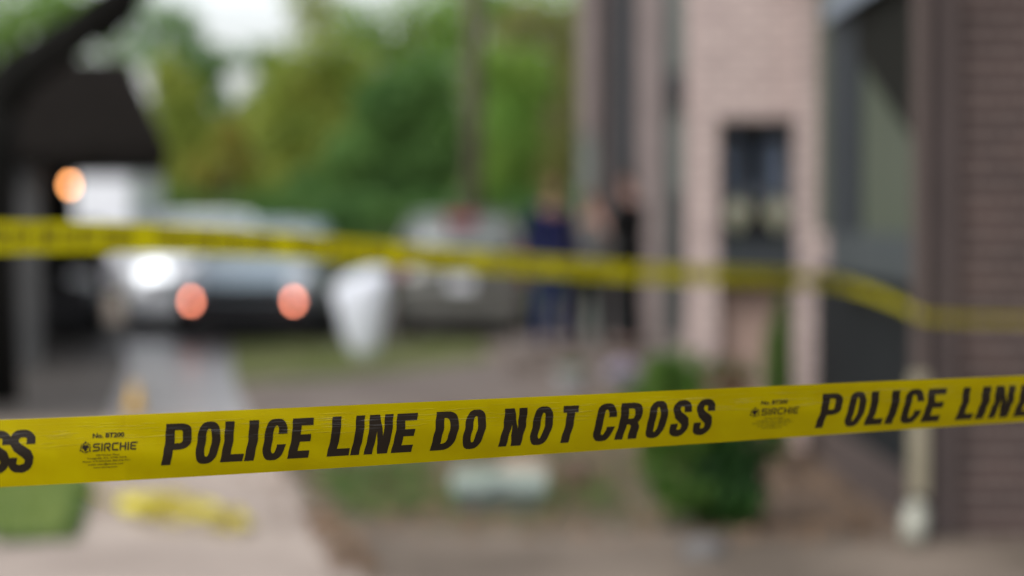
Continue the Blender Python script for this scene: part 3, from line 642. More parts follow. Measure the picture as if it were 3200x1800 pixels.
# ------------------------------------------------------------------ white sack on the grass
def loop3(c, rx, ry, z, n=24, wob=0.0, seed=0):
    r = random.Random(seed); ph = [r.uniform(0, 6.28) for _ in range(3)]
    return [(c[0] + rx * math.cos(a) * (1 + wob * math.sin(3 * a + ph[0]) + wob * .6 * math.sin(7 * a + ph[1])), c[1] + ry * math.sin(a) * (1 + wob * math.sin(5 * a + ph[2])), z) for a in [2 * math.pi * i / n for i in range(n)]]
p = G(1140, 1120); s = p.y / F
t = thing('trash_bag', 'tall white plastic sack, full at the top, standing on the grass', 'bag', (p.x, p.y, .014))
zz = lambda py: (1120 - py) * s
MB().loft([loop3((0, 0), 36 * s, .12, 0, wob=.085, seed=1), loop3((-5 * s, 0), 50 * s, .17, zz(1080), wob=.085, seed=2), loop3((-12 * s, 0), 70 * s, .22, zz(1010), wob=.085, seed=3), loop3((-14 * s, 0), 84 * s, .25, zz(950), wob=.085, seed=4),
           loop3((-10 * s, 0), 86 * s, .25, zz(905), wob=.085, seed=5), loop3((14 * s, 0), 68 * s, .2, zz(872), wob=.085, seed=6), loop3((34 * s, 0), 42 * s, .12, zz(852), wob=.085, seed=7), loop3((40 * s, 0), 14 * s, .05, zz(846))]).build('sack', 'sack', t, smooth=True)
MB().tube([(40 * s, 0, zz(850)), (38 * s, -.02, zz(842)), (30 * s, -.03, zz(838))], [.03, .02, .03], 8).build('knot', 'sack', t, smooth=True)

# ------------------------------------------------------------------ people
def skin(name, pts, edges, m, parent, root, sub=2):
    me = bpy.data.meshes.new(name); keys = list(pts); ix = {k: i for i, k in enumerate(keys)}
    me.from_pydata([pts[k][0] for k in keys], [(ix[a], ix[b]) for a, b in edges], []); o = bpy.data.objects.new(name, me); COL.objects.link(o)
    o.modifiers.new('s', 'SKIN').use_smooth_shade = True; su = o.modifiers.new('u', 'SUBSURF'); su.levels = sub; su.render_levels = sub
    for k in keys:
        d = me.skin_vertices[0].data[ix[k]]; r = pts[k][1]; d.radius = r if isinstance(r, tuple) else (r, r); d.use_root = (k == root)
    dg = bpy.context.evaluated_depsgraph_get(); dg.update(); nm = bpy.data.meshes.new_from_object(o.evaluated_get(dg))
    o.modifiers.clear(); o.data = nm; nm.name = name; nm.materials.clear(); nm.materials.append(M[m]); nm.polygons.foreach_set('use_smooth', [True] * len(nm.polygons))
    o.parent = parent; return o
def person(label, loc, rz, shirt, trous, hairm, skinm='skin', arms='down', H=1.8, short_sleeve=True, lean=0.0):
    t = thing('person', label, 'person', loc, rz, 'people beside the building'); k = H / 1.8
    P = {'pelvis': ((0, 0, 1.0), .112), 'belly': ((0, -.01, 1.12), .118), 'chest': ((0, 0, 1.32), .14), 'yoke': ((0, .01, 1.44), .10), 'neck': ((0, 0, 1.53), .056),
         'jaw': ((0, -.025, 1.595), (.062, .07)), 'head': ((0, -.01, 1.675), (.076, .095)), 'top': ((0, .005, 1.75), (.06, .075)), 'nose': ((0, -.112, 1.65), .014)}
    E = [('pelvis', 'belly'), ('belly', 'chest'), ('chest', 'yoke'), ('yoke', 'neck'), ('neck', 'jaw'), ('jaw', 'head'), ('head', 'top'), ('head', 'nose')]
    for s, n in ((-1, 'l'), (1, 'r')):
        sh = Vector((s * .195, .01, 1.43)); el = Vector((s * .255, .04, 1.14)); wr = Vector((s * .25, -.10, .93)); hd = Vector((0, -.25, -.97)).normalized()
        if arms == 'folded' or (arms == 'raised' and s < 0): el = Vector((s * .265, -.02, 1.16)); wr = Vector((s * .06, -.24, 1.22)); hd = Vector((-s * .9, -.1, .15)).normalized()
        if arms == 'raised' and s > 0: el = Vector((s * .25, -.10, 1.17)); wr = Vector((s * .16, -.27, 1.36)); hd = Vector((-.3 * s, -.3, .9)).normalized()
        P.update({n + 'sh': (tuple(sh), .064), n + 'ua': (tuple(sh.lerp(el, .5)), .052), n + 'el': (tuple(el), .043), n + 'fa': (tuple(el.lerp(wr, .4)), .042), n + 'wr': (tuple(wr), .029), n + 'pm': (tuple(wr + hd * .07), (.024, .04))})
        E += [('yoke', n + 'sh'), (n + 'sh', n + 'ua'), (n + 'ua', n + 'el'), (n + 'el', n + 'fa'), (n + 'fa', n + 'wr'), (n + 'wr', n + 'pm')]
        side = hd.cross(Vector((s, 0, .2))).normalized(); cur = hd.cross(side).normalized() * (-s)
        for f, (o, l) in enumerate(((-.033, .075), (-.011, .088), (.011, .082), (.032, .064))):
            a = wr + hd * .10 + side * o; b = a + hd * l * .55 + cur * .008; c = b + hd * l * .42 + cur * .028
            for q, pt in enumerate((a, b, c)): P['%sf%d%d' % (n, f, q)] = (tuple(pt), .0095 - .001 * q)
            E += [(n + 'pm', '%sf%d0' % (n, f)), ('%sf%d0' % (n, f), '%sf%d1' % (n, f)), ('%sf%d1' % (n, f), '%sf%d2' % (n, f))]
        a = wr + hd * .04 - side * .035; b = a + hd * .035 - side * .022; P[n + 't0'] = (tuple(a), .012); P[n + 't1'] = (tuple(b), .01); P[n + 't2'] = (tuple(b + hd * .028), .009)
        E += [(n + 'pm', n + 't0'), (n + 't0', n + 't1'), (n + 't1', n + 't2')]
        P.update({n + 'hp': ((s * .085, 0, .83), .088), n + 'th': ((s * .105, -.005, .67), .078), n + 'kn': ((s * .12, -.015, .50), .058), n + 'cf': ((s * .125, .02, .34), .056), n + 'an': ((s * .13, .02, .09), .04), n + 'to': ((s * .15, -.14, .04), (.04, .032))})
        E += [('pelvis', n + 'hp'), (n + 'hp', n + 'th'), (n + 'th', n + 'kn'), (n + 'kn', n + 'cf'), (n + 'cf', n + 'an'), (n + 'an', n + 'to')]
    sc = lambda d: {a: (tuple(c * k for c in v[0]), v[1]) for a, v in d.items()}
    body = skin('body', sc(P), E, skinm, t, 'pelvis')
    grow = lambda keys, g: {a: (P[a][0], tuple(x + g for x in P[a][1]) if isinstance(P[a][1], tuple) else P[a][1] + g) for a in keys}
    sk = ['pelvis', 'belly', 'chest', 'yoke'] + [n + x for n in 'lr' for x in (['sh', 'ua', 'el'] if short_sleeve == 'elbow' else ['sh', 'ua'] if short_sleeve else ['sh', 'ua', 'el', 'fa', 'wr'])]
    gs = grow(sk, .020); gs['belly'] = (P['belly'][0], .152); gs['pelvis'] = (P['pelvis'][0], .16); gs['hem'] = ((0, 0, .88), .160)
    skin('shirt', sc(gs), [e for e in E if e[0] in sk and e[1] in sk] + [('pelvis', 'hem')], shirt, t, 'belly')
    tk = ['pelvis'] + [n + x for n in 'lr' for x in ('hp', 'th', 'kn', 'cf', 'an')]
    skin('trousers', sc(grow(tk, .021)), [e for e in E if e[0] in tk and e[1] in tk], trous, t, 'pelvis')
    MB().loft([[(r * math.cos(a) * .148 * k, (r * math.sin(a) * .118) * k, z * k) for a in [2 * math.pi * i / 24 for i in range(24)]] for z, r in ((.885, .93), (.885, .97), (.92, .97), (.92, .93))]).build('belt', 'leather', t, smooth=True)
    for s, n in ((-1, 'l'), (1, 'r')):
        MB().loft([loop3((s * .13 * k, y * k), rx * k, .02, z * k + .0) if False else [(s * .14 * k + rx * math.cos(a), y * k + .012, .045 + rz_ * math.sin(a)) for a in [2 * math.pi * i / 14 for i in range(14)]] for y, rx, rz_ in ((.085, .02, .03), (.07, .04, .044), (0, .046, .044), (-.1, .05, .042), (-.18, .044, .034), (-.205, .02, .02))]).build('shoe', 'leather', t, smooth=True)
        MB().ball((s * .032 * k, -.098 * k, 1.675 * k), .013, 8).build('eye', 'eye', t, smooth=True)
        MB().ball((s * .083 * k, .0, 1.66 * k), .03, 8, (.35, .7, 1)).build('ear', skinm, t, smooth=True)
    hb = MB(); c = Vector((0, .012, 1.69)) * k; rings = []
    for i in range(7):
        a = math.pi / 2 * i / 6; rings.append([c + Vector((math.cos(a) * .079 * math.cos(b), math.cos(a) * .094 * math.sin(b) + .006, math.sin(a) * .088 - (.075 * max(0, math.sin(b)) * math.cos(a) ** 2) + .012)) for b in [2 * math.pi * j / 18 for j in range(18)]])
    hb.loft(rings).build('hair', hairm, t, smooth=True)
    return t
Yp = 25.6
person('person in navy blue uniform shirt and trousers standing by the tan car', (X(1726, Yp), Yp, .22), R(25), 'navy', 'navy_trousers', 'hair_brown', 'skin_dark', 'down', 1.84, False)
person('person dressed in black with bare raised forearms, closest to the brick wall', (X(1968, 25.4), 25.4, .22), R(-118), 'black_cloth', 'black_cloth', 'hair', 'skin', 'raised', 1.90, 'elbow')
person('person in grey top and dark trousers between the navy and black clad figures', (X(1846, 26.4), 26.4, .22), R(165), 'grey_cloth', 'black_cloth', 'hair_brown', 'skin_dark', 'down', 1.70, False)
rawmesh('stoop', [(X(1600, 28.5) , 28.5, .1)], [], 'concrete') if False else None
st = MB().box((X(1590, 27), 24.7, 0.0), (X(2200, 27), 28.9, .22)).build('stoop', 'paver_path', bevel=.015); tag(st, 'low grey concrete stoop the three people stand on', 'step')

# ------------------------------------------------------------------ pink brick building (window, pier) and its set-back bay
YW = 17.0
b = thing('brick_building', 'pale pink brick building with one dark window and a projecting pier', 'building', (X(2380, YW), YW, 0))
xl, xw0, xw1, xr = X(2158, YW), X(2246, YW), X(2484, YW), X(2604, YW); zt, zb = Z(368, YW), Z(905, YW); HB_ = 7.2
rbox(MB(), xl, xw0, YW, YW + .5, 0, HB_).build('wall', 'pink_brick', b, True)
MB().box((xw0, YW + .002, zt), (xw1, YW + .45, HB_)).build('upper_wall', 'pink_brick', b, True)
MB().box((xw0, YW + .16, 0), (xw1, YW + .45, zb)).build('lower_wall', 'red_brick', b, True)
MB().box((xw1, YW - .25, 0), (xr, YW + .5, HB_)).build('pier', 'pink_brick', b, True)
rbox(MB(), xl, xr + 2.5, YW + .5, YW + 6.5, 0, HB_).build('rear_block', 'pink_brick', b, True)
MB().box((xw0 + .002, YW + .06, zb), (xw1 - .002, YW + .30, zb + .05)).build('sill', 'brown_trim', b, True)
zs, zm = zb + .05, Z(612, YW)
wf = MB()
for a, c in (((xw0 + .002, zs), (xw0 + .05, zt)), ((xw1 - .05, zs), (xw1 - .002, zt)), ((xw0 + .05, zt - .07), (xw1 - .05, zt)), ((xw0 + .05, zs), (xw1 - .05, zs + .05)), ((xw0 + .05, zm - .03), (xw1 - .05, zm + .03))):
    wf.box((a[0], YW + .14, a[1]), (c[0], YW + .24, c[1]))
w = wf.build('window', 'frame', b, True)
MB().box((xw0 + .05, YW + .19, zs + .05), (xw1 - .05, YW + .196, zm - .03)).build('pane', 'clear_glass', w, True)
MB().box((xw0 + .05, YW + .17, zm + .03), (xw1 - .05, YW + .176, zt - .07)).build('pane', 'clear_glass', w, True)
MB().box((xw0 + .01, YW + .34, zs), (xw1 - .01, YW + .36, zt)).build('dark_backing', 'wall_black', b, True)  # dark board painting in the gloom of the unlit room
xm_ = (xw0 + xw1) / 2
for xa, xb_ in ((xw0 + .055, xm_ - .055), (xm_ + .055, xw1 - .055)):
    fold = [(xa + (xb_ - xa) * i / 24, YW + .28 + .012 * math.sin(i * 1.6)) for i in range(25)]
    MB().prism(fold + [(x_, y_ + .006) for x_, y_ in fold[::-1]], 'z', zm - .04, Z(430, YW)).build('curtain', 'curtain', b, True)
MB().box((xl - .25, YW - .4, HB_), (xr + .35, YW + 7.3, HB_ + .25)).build('roof', 'roof_dark', b, True)
zx = Z(745, YW)
wb = thing('window_box', 'dark slate planter box filling the foot of the window', 'planter', ((xw0 + xw1) / 2, YW + .05, zs))
bx_ = MB(); bx_.box((xw0 + .012, YW - .06, zs + .002), (xw1 - .012, YW - .03, zx)); bx_.box((xw0 + .012, YW + .10, zs + .002), (xw1 - .012, YW + .13, zx)); bx_.box((xw0 + .012, YW - .03, zs + .002), (xw0 + .04, YW + .10, zx)); bx_.box((xw1 - .04, YW - .03, zs + .002), (xw1 - .012, YW + .10, zx))
bx_.build('box', 'slate_mid', wb, True)
MB().box((xw0 + .04, YW - .03, zs + .01), (xw1 - .04, YW + .10, zx - .03)).build('earth', 'mulch', wb, True)
for px, lab in ((2306, 'round cream flower head in the window box, further from the pier'), (2430, 'round cream flower head in the window box, right beside the pier')):
    c = W(px, 672, YW + .03); o = thing('flower_clump', lab, 'flowers', (c.x, c.y, zx - .03), 0, 'flowers in the window box')
    leaves('blossom', [((c.x, c.y, c.z), (.085, .06, .095), 420)], 'cream', .022, o, 3)
    MB().tube([(c.x, c.y, zx - .03), (c.x + .005, c.y, c.z)], [.008, .005], 6).build('stem', 'leaf_shrub', o, True)

YB = 24.0
b = thing('brick_building', 'set back brick bay with tall dark window strip and grey green panels', 'building', (X(2000, YB), YB, 0))
xs = [X(q, YB) for q in (1852, 1912, 1985, 2066, 2170, 2330)]
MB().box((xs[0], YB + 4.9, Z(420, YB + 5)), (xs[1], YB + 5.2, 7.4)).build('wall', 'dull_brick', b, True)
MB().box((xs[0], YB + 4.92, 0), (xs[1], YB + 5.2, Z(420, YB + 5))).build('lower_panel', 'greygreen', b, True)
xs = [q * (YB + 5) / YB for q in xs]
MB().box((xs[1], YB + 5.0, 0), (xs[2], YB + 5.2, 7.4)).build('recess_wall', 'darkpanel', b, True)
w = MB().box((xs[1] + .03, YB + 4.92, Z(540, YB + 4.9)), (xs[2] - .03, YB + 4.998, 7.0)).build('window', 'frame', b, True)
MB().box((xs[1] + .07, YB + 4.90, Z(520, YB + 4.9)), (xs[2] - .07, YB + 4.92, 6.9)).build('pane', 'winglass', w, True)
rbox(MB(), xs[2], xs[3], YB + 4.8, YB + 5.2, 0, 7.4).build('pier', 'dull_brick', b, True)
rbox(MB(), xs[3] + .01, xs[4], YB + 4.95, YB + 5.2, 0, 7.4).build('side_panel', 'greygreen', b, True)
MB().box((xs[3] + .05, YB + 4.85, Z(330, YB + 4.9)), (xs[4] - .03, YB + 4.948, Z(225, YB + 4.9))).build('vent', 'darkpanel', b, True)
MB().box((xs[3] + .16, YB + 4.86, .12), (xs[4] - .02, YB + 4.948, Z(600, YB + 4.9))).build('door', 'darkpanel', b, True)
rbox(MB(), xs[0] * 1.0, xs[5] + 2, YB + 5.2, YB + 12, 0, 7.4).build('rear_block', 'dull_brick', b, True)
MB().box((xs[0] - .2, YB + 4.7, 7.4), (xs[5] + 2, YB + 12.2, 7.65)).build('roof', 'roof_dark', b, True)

# ------------------------------------------------------------------ near brown brick house on the right
YN, YE = 12.1, 16.6
xc = X(2893, YN); xp = X(2993, YN)
b = thing('brick_house', 'dark brown brick house at the right edge, with sage siding on its side wall', 'house', (xp, YN, 0))
MB().box((xp, YN, 0), (xp + 5, YE + 4, 3.6)).build('front_wall', 'brown_brick', b, True)
MB().box((xc, YN - .05, 0), (xp, YN + .35, 3.6)).build('corner_pier', mat('lilac_brown_trim', (.060, .047, .044), .85, (.068, .053, .05), 4) , b, True)
zl0, zl1 = 1.27, 1.53
MB().box((xc + .03, YN + .35, zl1), (xp, YE, 3.6)).build('siding', 'sage', b, True)
MB().box((xc - .015, YN + .352, zl0), (xp, YE - .9, zl1)).build('ledge', 'slate_trim', b, True)
MB().box((xc + .02, YN + .354, .27), (xp - .002, YE, zl0)).build('skirt_panel', 'slate_dark', b, True)
MB().box((xc - .05, YN + .356, 0), (xp - .004, YE, .27)).build('plinth', 'brown_trim', b, True)
MB().box((xc - .02, 14.5, zl1), (xc + .03, 15.7, 2.95)).build('shutter', 'slate_mid', b, True)
MB().prism([(YN + .352, 2.02), (15.0, 2.74), (15.0, 2.9), (YN + .352, 2.9)], 'x', xc - .012, xc + .028).build('gable_panel', 'gable', b, True)
g = MB(); g.prism([(xc - .09, 2.86), (xc - .09, 2.99), (xc + .02, 2.99), (xc + .02, 2.86), (xc - .0, 2.86), (xc - .0, 2.96), (xc - .07, 2.96), (xc - .07, 2.86)], 'y', YN + .36, 15.4); g.build('gutter', 'gutter', b, True)
MB().box((xc - .18, YN - .5, 3.6), (xp + 5.3, YE + 4.3, 3.85)).build('roof', 'roof_dark', b, True)
# downspout at the corner
dx0 = X(2872, YN - .12)
d = thing('downspout', 'cream drainpipe with a white elbow at the foot of the brown brick corner', 'drainpipe', (dx0, YN - .12, 0))
MB().box((dx0 - .035, YN - .15, .84), (dx0 + .035, YN - .09, 3.5)).build('upper_pipe', 'brown_trim', d, True, bevel=.008)
MB().box((dx0 - .045, YN - .16, .22), (dx0 + .045, YN - .08, .84)).build('lower_pipe', 'cream_pipe', d, True, bevel=.012)
MB().tube([(dx0, YN - .12, .24), (dx0 - .01, YN - .13, .17), (dx0 - .03, YN - .20, .10), (dx0 - .06, YN - .32, .06)], [.06, .066, .068, .06], 12).build('elbow', 'white_pipe', d, True, smooth=True)
MB().box((dx0 - .055, YN - .17, .74), (dx0 + .055, YN - .05, .77)).build('strap', 'cream_pipe', d, True)

M['dead_leaf'] = mat('fallen_leaves', (0.12, 0.07, 0.04), 0.9, (0.24, 0.16, 0.10), 3.0)
M['weed'] = mat('ground_weeds', (0.05, 0.10, 0.02), 0.8, (0.10, 0.15, 0.04), 2.0, trans=.2)
litter('leaf_litter', [(BEDP, 2600), (MULP, 1800), ([(1000, 1600), (2900, 1640), (2900, 1720), (1000, 1700)], 350), ([(600, 1330), (900, 1330), (1050, 1660), (880, 1690)], 120), ([(930, 1600), (1060, 1640), (1200, 1800), (1040, 1800)], 260)], 0, 3, 'dead_leaf')
litter('ground_cover', [([(960, 1470), (1320, 1430), (1420, 1600), (1100, 1620)], 1500), ([(1400, 1470), (1900, 1500), (1960, 1600), (1400, 1625)], 900), ([(0, 1690), (200, 1688), (250, 1520), (275, 1500), (285, 1545), (235, 1700), (0, 1712)], 700)], 0, 4, 'weed')
# ------------------------------------------------------------------ planting and small things
c = G(2200, 1655)
b = thing('bush', 'rounded dark green leafy bush growing in front of the pink pier', 'bush', (c.x, c.y, 0))
s = c.y / F
rb = random.Random(9)
sprig = [((c.x + .02 + .33 * math.cos(t_) * rb.uniform(.75, 1.05), c.y + .28 * math.sin(t_), z_), (.05, .05, .07), 26) for t_, z_ in [(rb.uniform(0, 6.28), rb.uniform(.12, .9)) for _ in range(34)]]
leaves('foliage', [((c.x + .06, c.y, .26), (.25, .24, .24), 560), ((c.x + .06, c.y, .50), (.24, .25, .20), 460), ((c.x + .14, c.y, .36), (.17, .22, .24), 360), ((c.x + .10, c.y, .13), (.22, .2, .13), 420), ((c.x + .2, c.y + .04, .56), (.10, .12, .10), 90)] + [q_ for q_ in sprig if q_[0][0] > c.x], 'leaf_bush_shade', .036, b, 11)  # right half in much darker leaves, its shade painted into the colour
leaves('foliage', [((c.x - .17, c.y - .03, .60), (.20, .2, .19), 320), ((c.x - .22, c.y - .06, .38), (.15, .17, .17), 230), ((c.x - .13, c.y + .03, .80), (.19, .17, .12), 220), ((c.x - .02, c.y - .1, .62), (.14, .12, .12), 140), ((c.x - .30, c.y, .55), (.07, .08, .16), 70), ((c.x - .10, c.y - .16, .20), (.15, .1, .12), 110)] + [q_ for q_ in sprig if q_[0][0] <= c.x], 'leaf_shrub', .036, b, 12)  # left half in paler leaves, painted as the lit side
tb = MB()
for i in range(7):
    a = i * .9; tb.tube([(c.x + .02 * math.cos(a), c.y + .02 * math.sin(a), 0), (c.x + .09 * math.cos(a), c.y + .09 * math.sin(a), .3), (c.x + .16 * math.cos(a), c.y + .16 * math.sin(a), .6)], [.014, .01, .005], 6)
tb.build('stems', 'bark', b, True)
c = G(2435, 1330); c.y = 15.9; c.x = X(2432, 15.9)
b = thing('shrub', 'slim upright green shrub beside the pink pier under the window', 'shrub', (c.x, c.y, 0))
leaves('foliage', [((c.x, c.y, .5), (.11, .12, .5), 1100), ((c.x + .03, c.y, .85), (.07, .08, .3), 350)], 'leaf_shrub', .03, b, 12)
MB().tube([(c.x, c.y, 0), (c.x + .01, c.y, .5), (c.x + .02, c.y, 1.05)], [.016, .012, .005], 6).build('stem', 'bark_brown', b, True)
x = X(2260, 16.2)
b = thing('shrub', 'low reddish shrub beneath the dark window', 'shrub', (x, 16.2, 0))
leaves('foliage', [((x, 16.2, .35), (.2, .2, .34), 900)], 'leaf_red', .03, b, 13)
MB().tube([(x, 16.2, 0), (x, 16.2, .4)], [.015, .006], 6).build('stem', 'bark_brown', b, True)
x = X(2140, 19.5)
b = thing('shrub', 'pale flowering shrub at the left corner of the pink building', 'shrub', (x, 19.5, 0))
leaves('foliage', [((x, 19.5, .40), (.17, .18, .20), 700)], 'leaf_pale', .03, b, 14)
MB().tube([(x, 19.5, 0), (x, 19.5, .45)], [.014, .006], 6).build('stem', 'bark_brown', b, True)
x = X(2070, 17.6)
b = thing('shrub', 'small green shrub behind the rounded bush, near the path', 'shrub', (x, 17.6, 0))
leaves('foliage', [((x, 17.6, .26), (.3, .25, .26), 1100)], 'leaf_shrub', .035, b, 15)
MB().tube([(x, 17.6, 0), (x, 17.6, .3)], [.014, .006], 6).build('stem', 'bark_brown', b, True)
c = G(1790, 1240)
o = thing('planter', 'pale grey stone planter standing beside the path', 'planter', (c.x, c.y, 0))
MB().loft([[(r * math.cos(a), r * math.sin(a), z) for a in [2 * math.pi * i / 24 for i in range(24)]] for z, r in ((0, .11), (.02, .13), (.18, .15), (.21, .165), (.24, .165), (.24, .14), (.17, .13))]).build('pot', 'pot_grey', o, smooth=True)
leaves('plant', [((c.x, c.y, .26), (.12, .12, .05), 150)], 'leaf_shrub', .025, o, 16)
c = G(1945, 1215)
o = thing('flower_clump', 'clump of pale lilac flowers between the grey planter and the bush', 'flowers', (c.x, c.y, 0))
leaves('blossom', [((c.x, c.y, .16), (.17, .15, .09), 500)], 'lilac', .028, o, 17)
leaves('leaf_tuft', [((c.x, c.y, .08), (.16, .15, .08), 300)], 'leaf_shrub', .03, o, 18)
def rock(name, label, px, py, sx, sy, sz, m, seed, group=None):
    c = G(px, py); o = bpy.data.meshes.new(name); bm = bmesh.new(); bmesh.ops.create_icosphere(bm, subdivisions=3, radius=1); rg_ = random.Random(seed)
    ph = [Vector((rg_.gauss(0, 1), rg_.gauss(0, 1), rg_.gauss(0, 1))) for _ in range(6)]
    for v in bm.verts:
        d = 1 + sum(.07 * math.sin(v.co.dot(q) * (1.5 + i * .7)) for i, q in enumerate(ph)); v.co = Vector((v.co.x * sx * d, v.co.y * sy * d, max(v.co.z * d, -.35) * sz))
    bm.to_mesh(o); bm.free(); o.polygons.foreach_set('use_smooth', [True] * len(o.polygons)); o.materials.append(M[m])
    ob = bpy.data.objects.new(name, o); COL.objects.link(ob); ob.location = (c.x, c.y, .35 * sz); return tag(ob, label, 'stone', group)
rock('rock', 'flat pale sandy stone behind the pale green box', 1655, 1490, .20, .13, .10, 'stone_pale', 1, 'stones in the planting bed')
rock('rock', 'dark brown stone at the right of the pale sandy one', 1800, 1515, .12, .11, .09, 'stone_brown', 2, 'stones in the planting bed')
rock('rock', 'smooth grey stone on the pavement edge in front of the bush', 2195, 1745, .11, .09, .08, 'stone_grey', 3, 'stones in the planting bed')
rock('paving_slab', 'pale flat slab in the mulch against the dark side wall', 2735, 1520, .14, .35, .07, 'plaster', 4)
c = G(1560, 1598)
o = thing('utility_box', 'low pale green utility box set in the planting bed', 'utility box', (c.x, c.y + .2, 0))
MB().box((-.24, -.17, 0), (.24, .17, .10)).build('base', 'box_dark', o, bevel=.012)
MB().box((-.27, -.19, .102), (.27, .19, .19)).build('lid', 'box_green', o, bevel=.025)
MB().box((-.05, -.197, .135), (.05, -.19, .155)).build('latch', 'box_dark', o)
c = G(422, 1300)
o = thing('traffic_cone', 'small orange marker cone on the driveway just above the sharp tape', 'cone', (c.x, c.y, .012))
MB().box((-.09, -.09, 0), (.09, .09, .018)).build('base', 'plastic', o, bevel=.006)
MB().loft([[(r * math.cos(a), r * math.sin(a), z) for a in [2 * math.pi * i / 20 for i in range(20)]] for z, r in ((.018, .075), (.05, .068), (.2, .03), (.23, .024), (.235, .015))]).build('cone_body', 'cone', o, smooth=True)

# ------------------------------------------------------------------ carport on the left
YC = 26.0
b = thing('carport', 'dark carport with a deep brown shingled roof and grey posts', 'carport', (X(100, YC), YC, 0))
x1e, x1t, x0 = X(535, YC), X(405, YC), X(-900, YC); ze, zt_ = Z(518, YC), Z(185, YC)
rf = MB(); d0, d1 = YC - .3, YC + 7
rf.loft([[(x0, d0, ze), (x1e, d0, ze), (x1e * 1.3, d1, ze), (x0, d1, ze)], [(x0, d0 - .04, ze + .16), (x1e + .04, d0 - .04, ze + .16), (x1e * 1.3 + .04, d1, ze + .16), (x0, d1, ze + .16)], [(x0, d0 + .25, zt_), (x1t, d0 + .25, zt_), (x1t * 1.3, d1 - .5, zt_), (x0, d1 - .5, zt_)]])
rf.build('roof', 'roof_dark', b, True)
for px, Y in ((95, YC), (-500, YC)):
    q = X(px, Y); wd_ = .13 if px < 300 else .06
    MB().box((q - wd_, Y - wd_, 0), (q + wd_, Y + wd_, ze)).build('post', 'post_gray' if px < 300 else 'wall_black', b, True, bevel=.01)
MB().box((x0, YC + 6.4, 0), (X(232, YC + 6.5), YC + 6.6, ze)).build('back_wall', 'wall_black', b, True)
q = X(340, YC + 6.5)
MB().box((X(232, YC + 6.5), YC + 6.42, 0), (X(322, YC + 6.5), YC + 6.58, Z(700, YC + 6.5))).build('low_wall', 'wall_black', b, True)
c = W(218, 578, YC + .35)
o = thing('porch_lamp', 'lit amber lamp hanging under the carport roof', 'lamp', (c.x, c.y, c.z))
MB().ball((0, 0, 0), .038, 14).build('bulb', 'bulb', o, smooth=True)
MB().loft([[(r * math.cos(a), r * math.sin(a), z) for a in [2 * math.pi * i / 18 for i in range(18)]] for z, r in ((.05, .02), (.048, .09), (.075, .07), (.10, .03), (ze - c.z, .02))]).build('fitting', 'wall_black', o, smooth=True)

YV = 36.0; c = X(305, YV)  # white body added to supply the brightness of low sky here
o = thing('added_trailer', 'made-up white trailer, added to brighten the view through the open carport', 'trailer', (c, YV, 0))
MB().box((-.52, 0, .62), (.50, 3.4, 2.62)).build('box', 'white_paint', o, bevel=.06)
MB().box((-.40, -.025, .78), (.38, -.002, 2.45)).build('door', 'white_paint', o, bevel=.01)
MB().box((-.02, -.05, 1.3), (.0, -.027, 1.7)).build('handle', 'rim', o)
for sx in (-1, 1): MB().loft([[(sx * (.44 - dx), 2.0 + r * math.cos(a), .31 + r * math.sin(a)) for a in [2 * math.pi * i / 24 for i in range(24)]] for dx, r in ((0, .27), (.02, .31), (.16, .31), (.18, .27))]).build('wheel', 'tyre', o, smooth=True)
MB().box((-.5, -.06, .52), (.48, .12, .61)).build('bumper', 'plastic', o)
# ------------------------------------------------------------------ trees
def tree(label, px, Y, clumps, m, leaf, trunk_h, tr=.16, seed=1, bark='bark_brown', group='trees behind the parking', n=1000, dens=0.5):
    """clumps in photo pixels at distance Y: (px, py, radius_x, radius_y, weight)"""
    bx = X(px, Y); t = thing('tree', label, 'tree', (bx, Y, 0), group=group); sc = Y / F; cl = []
    for (cx, cy, rx, ry, wgt) in clumps:
        c = W(cx, cy, Y); cl.append(((c.x, Y, c.z), (rx * sc, max(rx, ry) * sc * .9, ry * sc), int(n * wgt * dens * (.55 if cy < 240 else .9))))
    b = MB(); b.tube([(bx, Y, -.05), (bx + .05, Y, trunk_h * .5), (bx - .03, Y + .05, trunk_h)], [tr * 1.25, tr, tr * .8], 10)
    for c, r, _ in cl[:6]:
        b.tube([(bx, Y, trunk_h * .85), ((bx + c[0]) / 2, Y, (trunk_h + c[2]) / 2 + .2), (c[0], c[1], c[2] + r[2] * .2)], [tr * .55, tr * .35, tr * .1], 7)
    b.build('trunk', bark, t, True, smooth=True); leaves('crown', cl, m, leaf, t, seed); return t
tree('yellow green tree rising beside the carport roof', 580, 46, [(560, 330, 95, 110, 1), (600, 470, 120, 120, 1.4), (520, 240, 60, 70, .5), (700, 520, 110, 110, 1.2), (560, 600, 110, 80, 1), (780, 600, 90, 80, .8)], 'leaf_yellow', .10, 2.2, seed=21, n=1600)
tree('golden leaved small tree right of the yellow green one', 700, 43, [(720, 420, 50, 60, .5), (640, 540, 70, 60, .6), (760, 500, 60, 60, .4)], 'leaf_gold', .09, 1.8, .1, seed=22, n=1300)
tree('tall olive yellow tree below the white sky gap', 960, 52, [(930, 260, 110, 110, 1.2), (1030, 170, 100, 110, 1), (880, 400, 120, 110, 1.3), (1010, 400, 120, 130, 1.4), (960, 540, 130, 110, 1.3), (1100, 250, 90, 90, .9)], 'leaf_yellow', .11, 2.6, seed=23, n=1500)
tree('dense dark green tree in the middle of the row', 1240, 44, [(1240, 340, 150, 130, 1.8), (1330, 270, 100, 110, 1.2), (1150, 500, 150, 120, 1.8), (1300, 520, 150, 130, 1.8), (1010, 610, 140, 100, 1.6), (1220, 640, 170, 90, 1.8), (1380, 430, 90, 140, 1.2)], 'leaf_dark', .10, 2.4, seed=24, n=1800, dens=0.75)
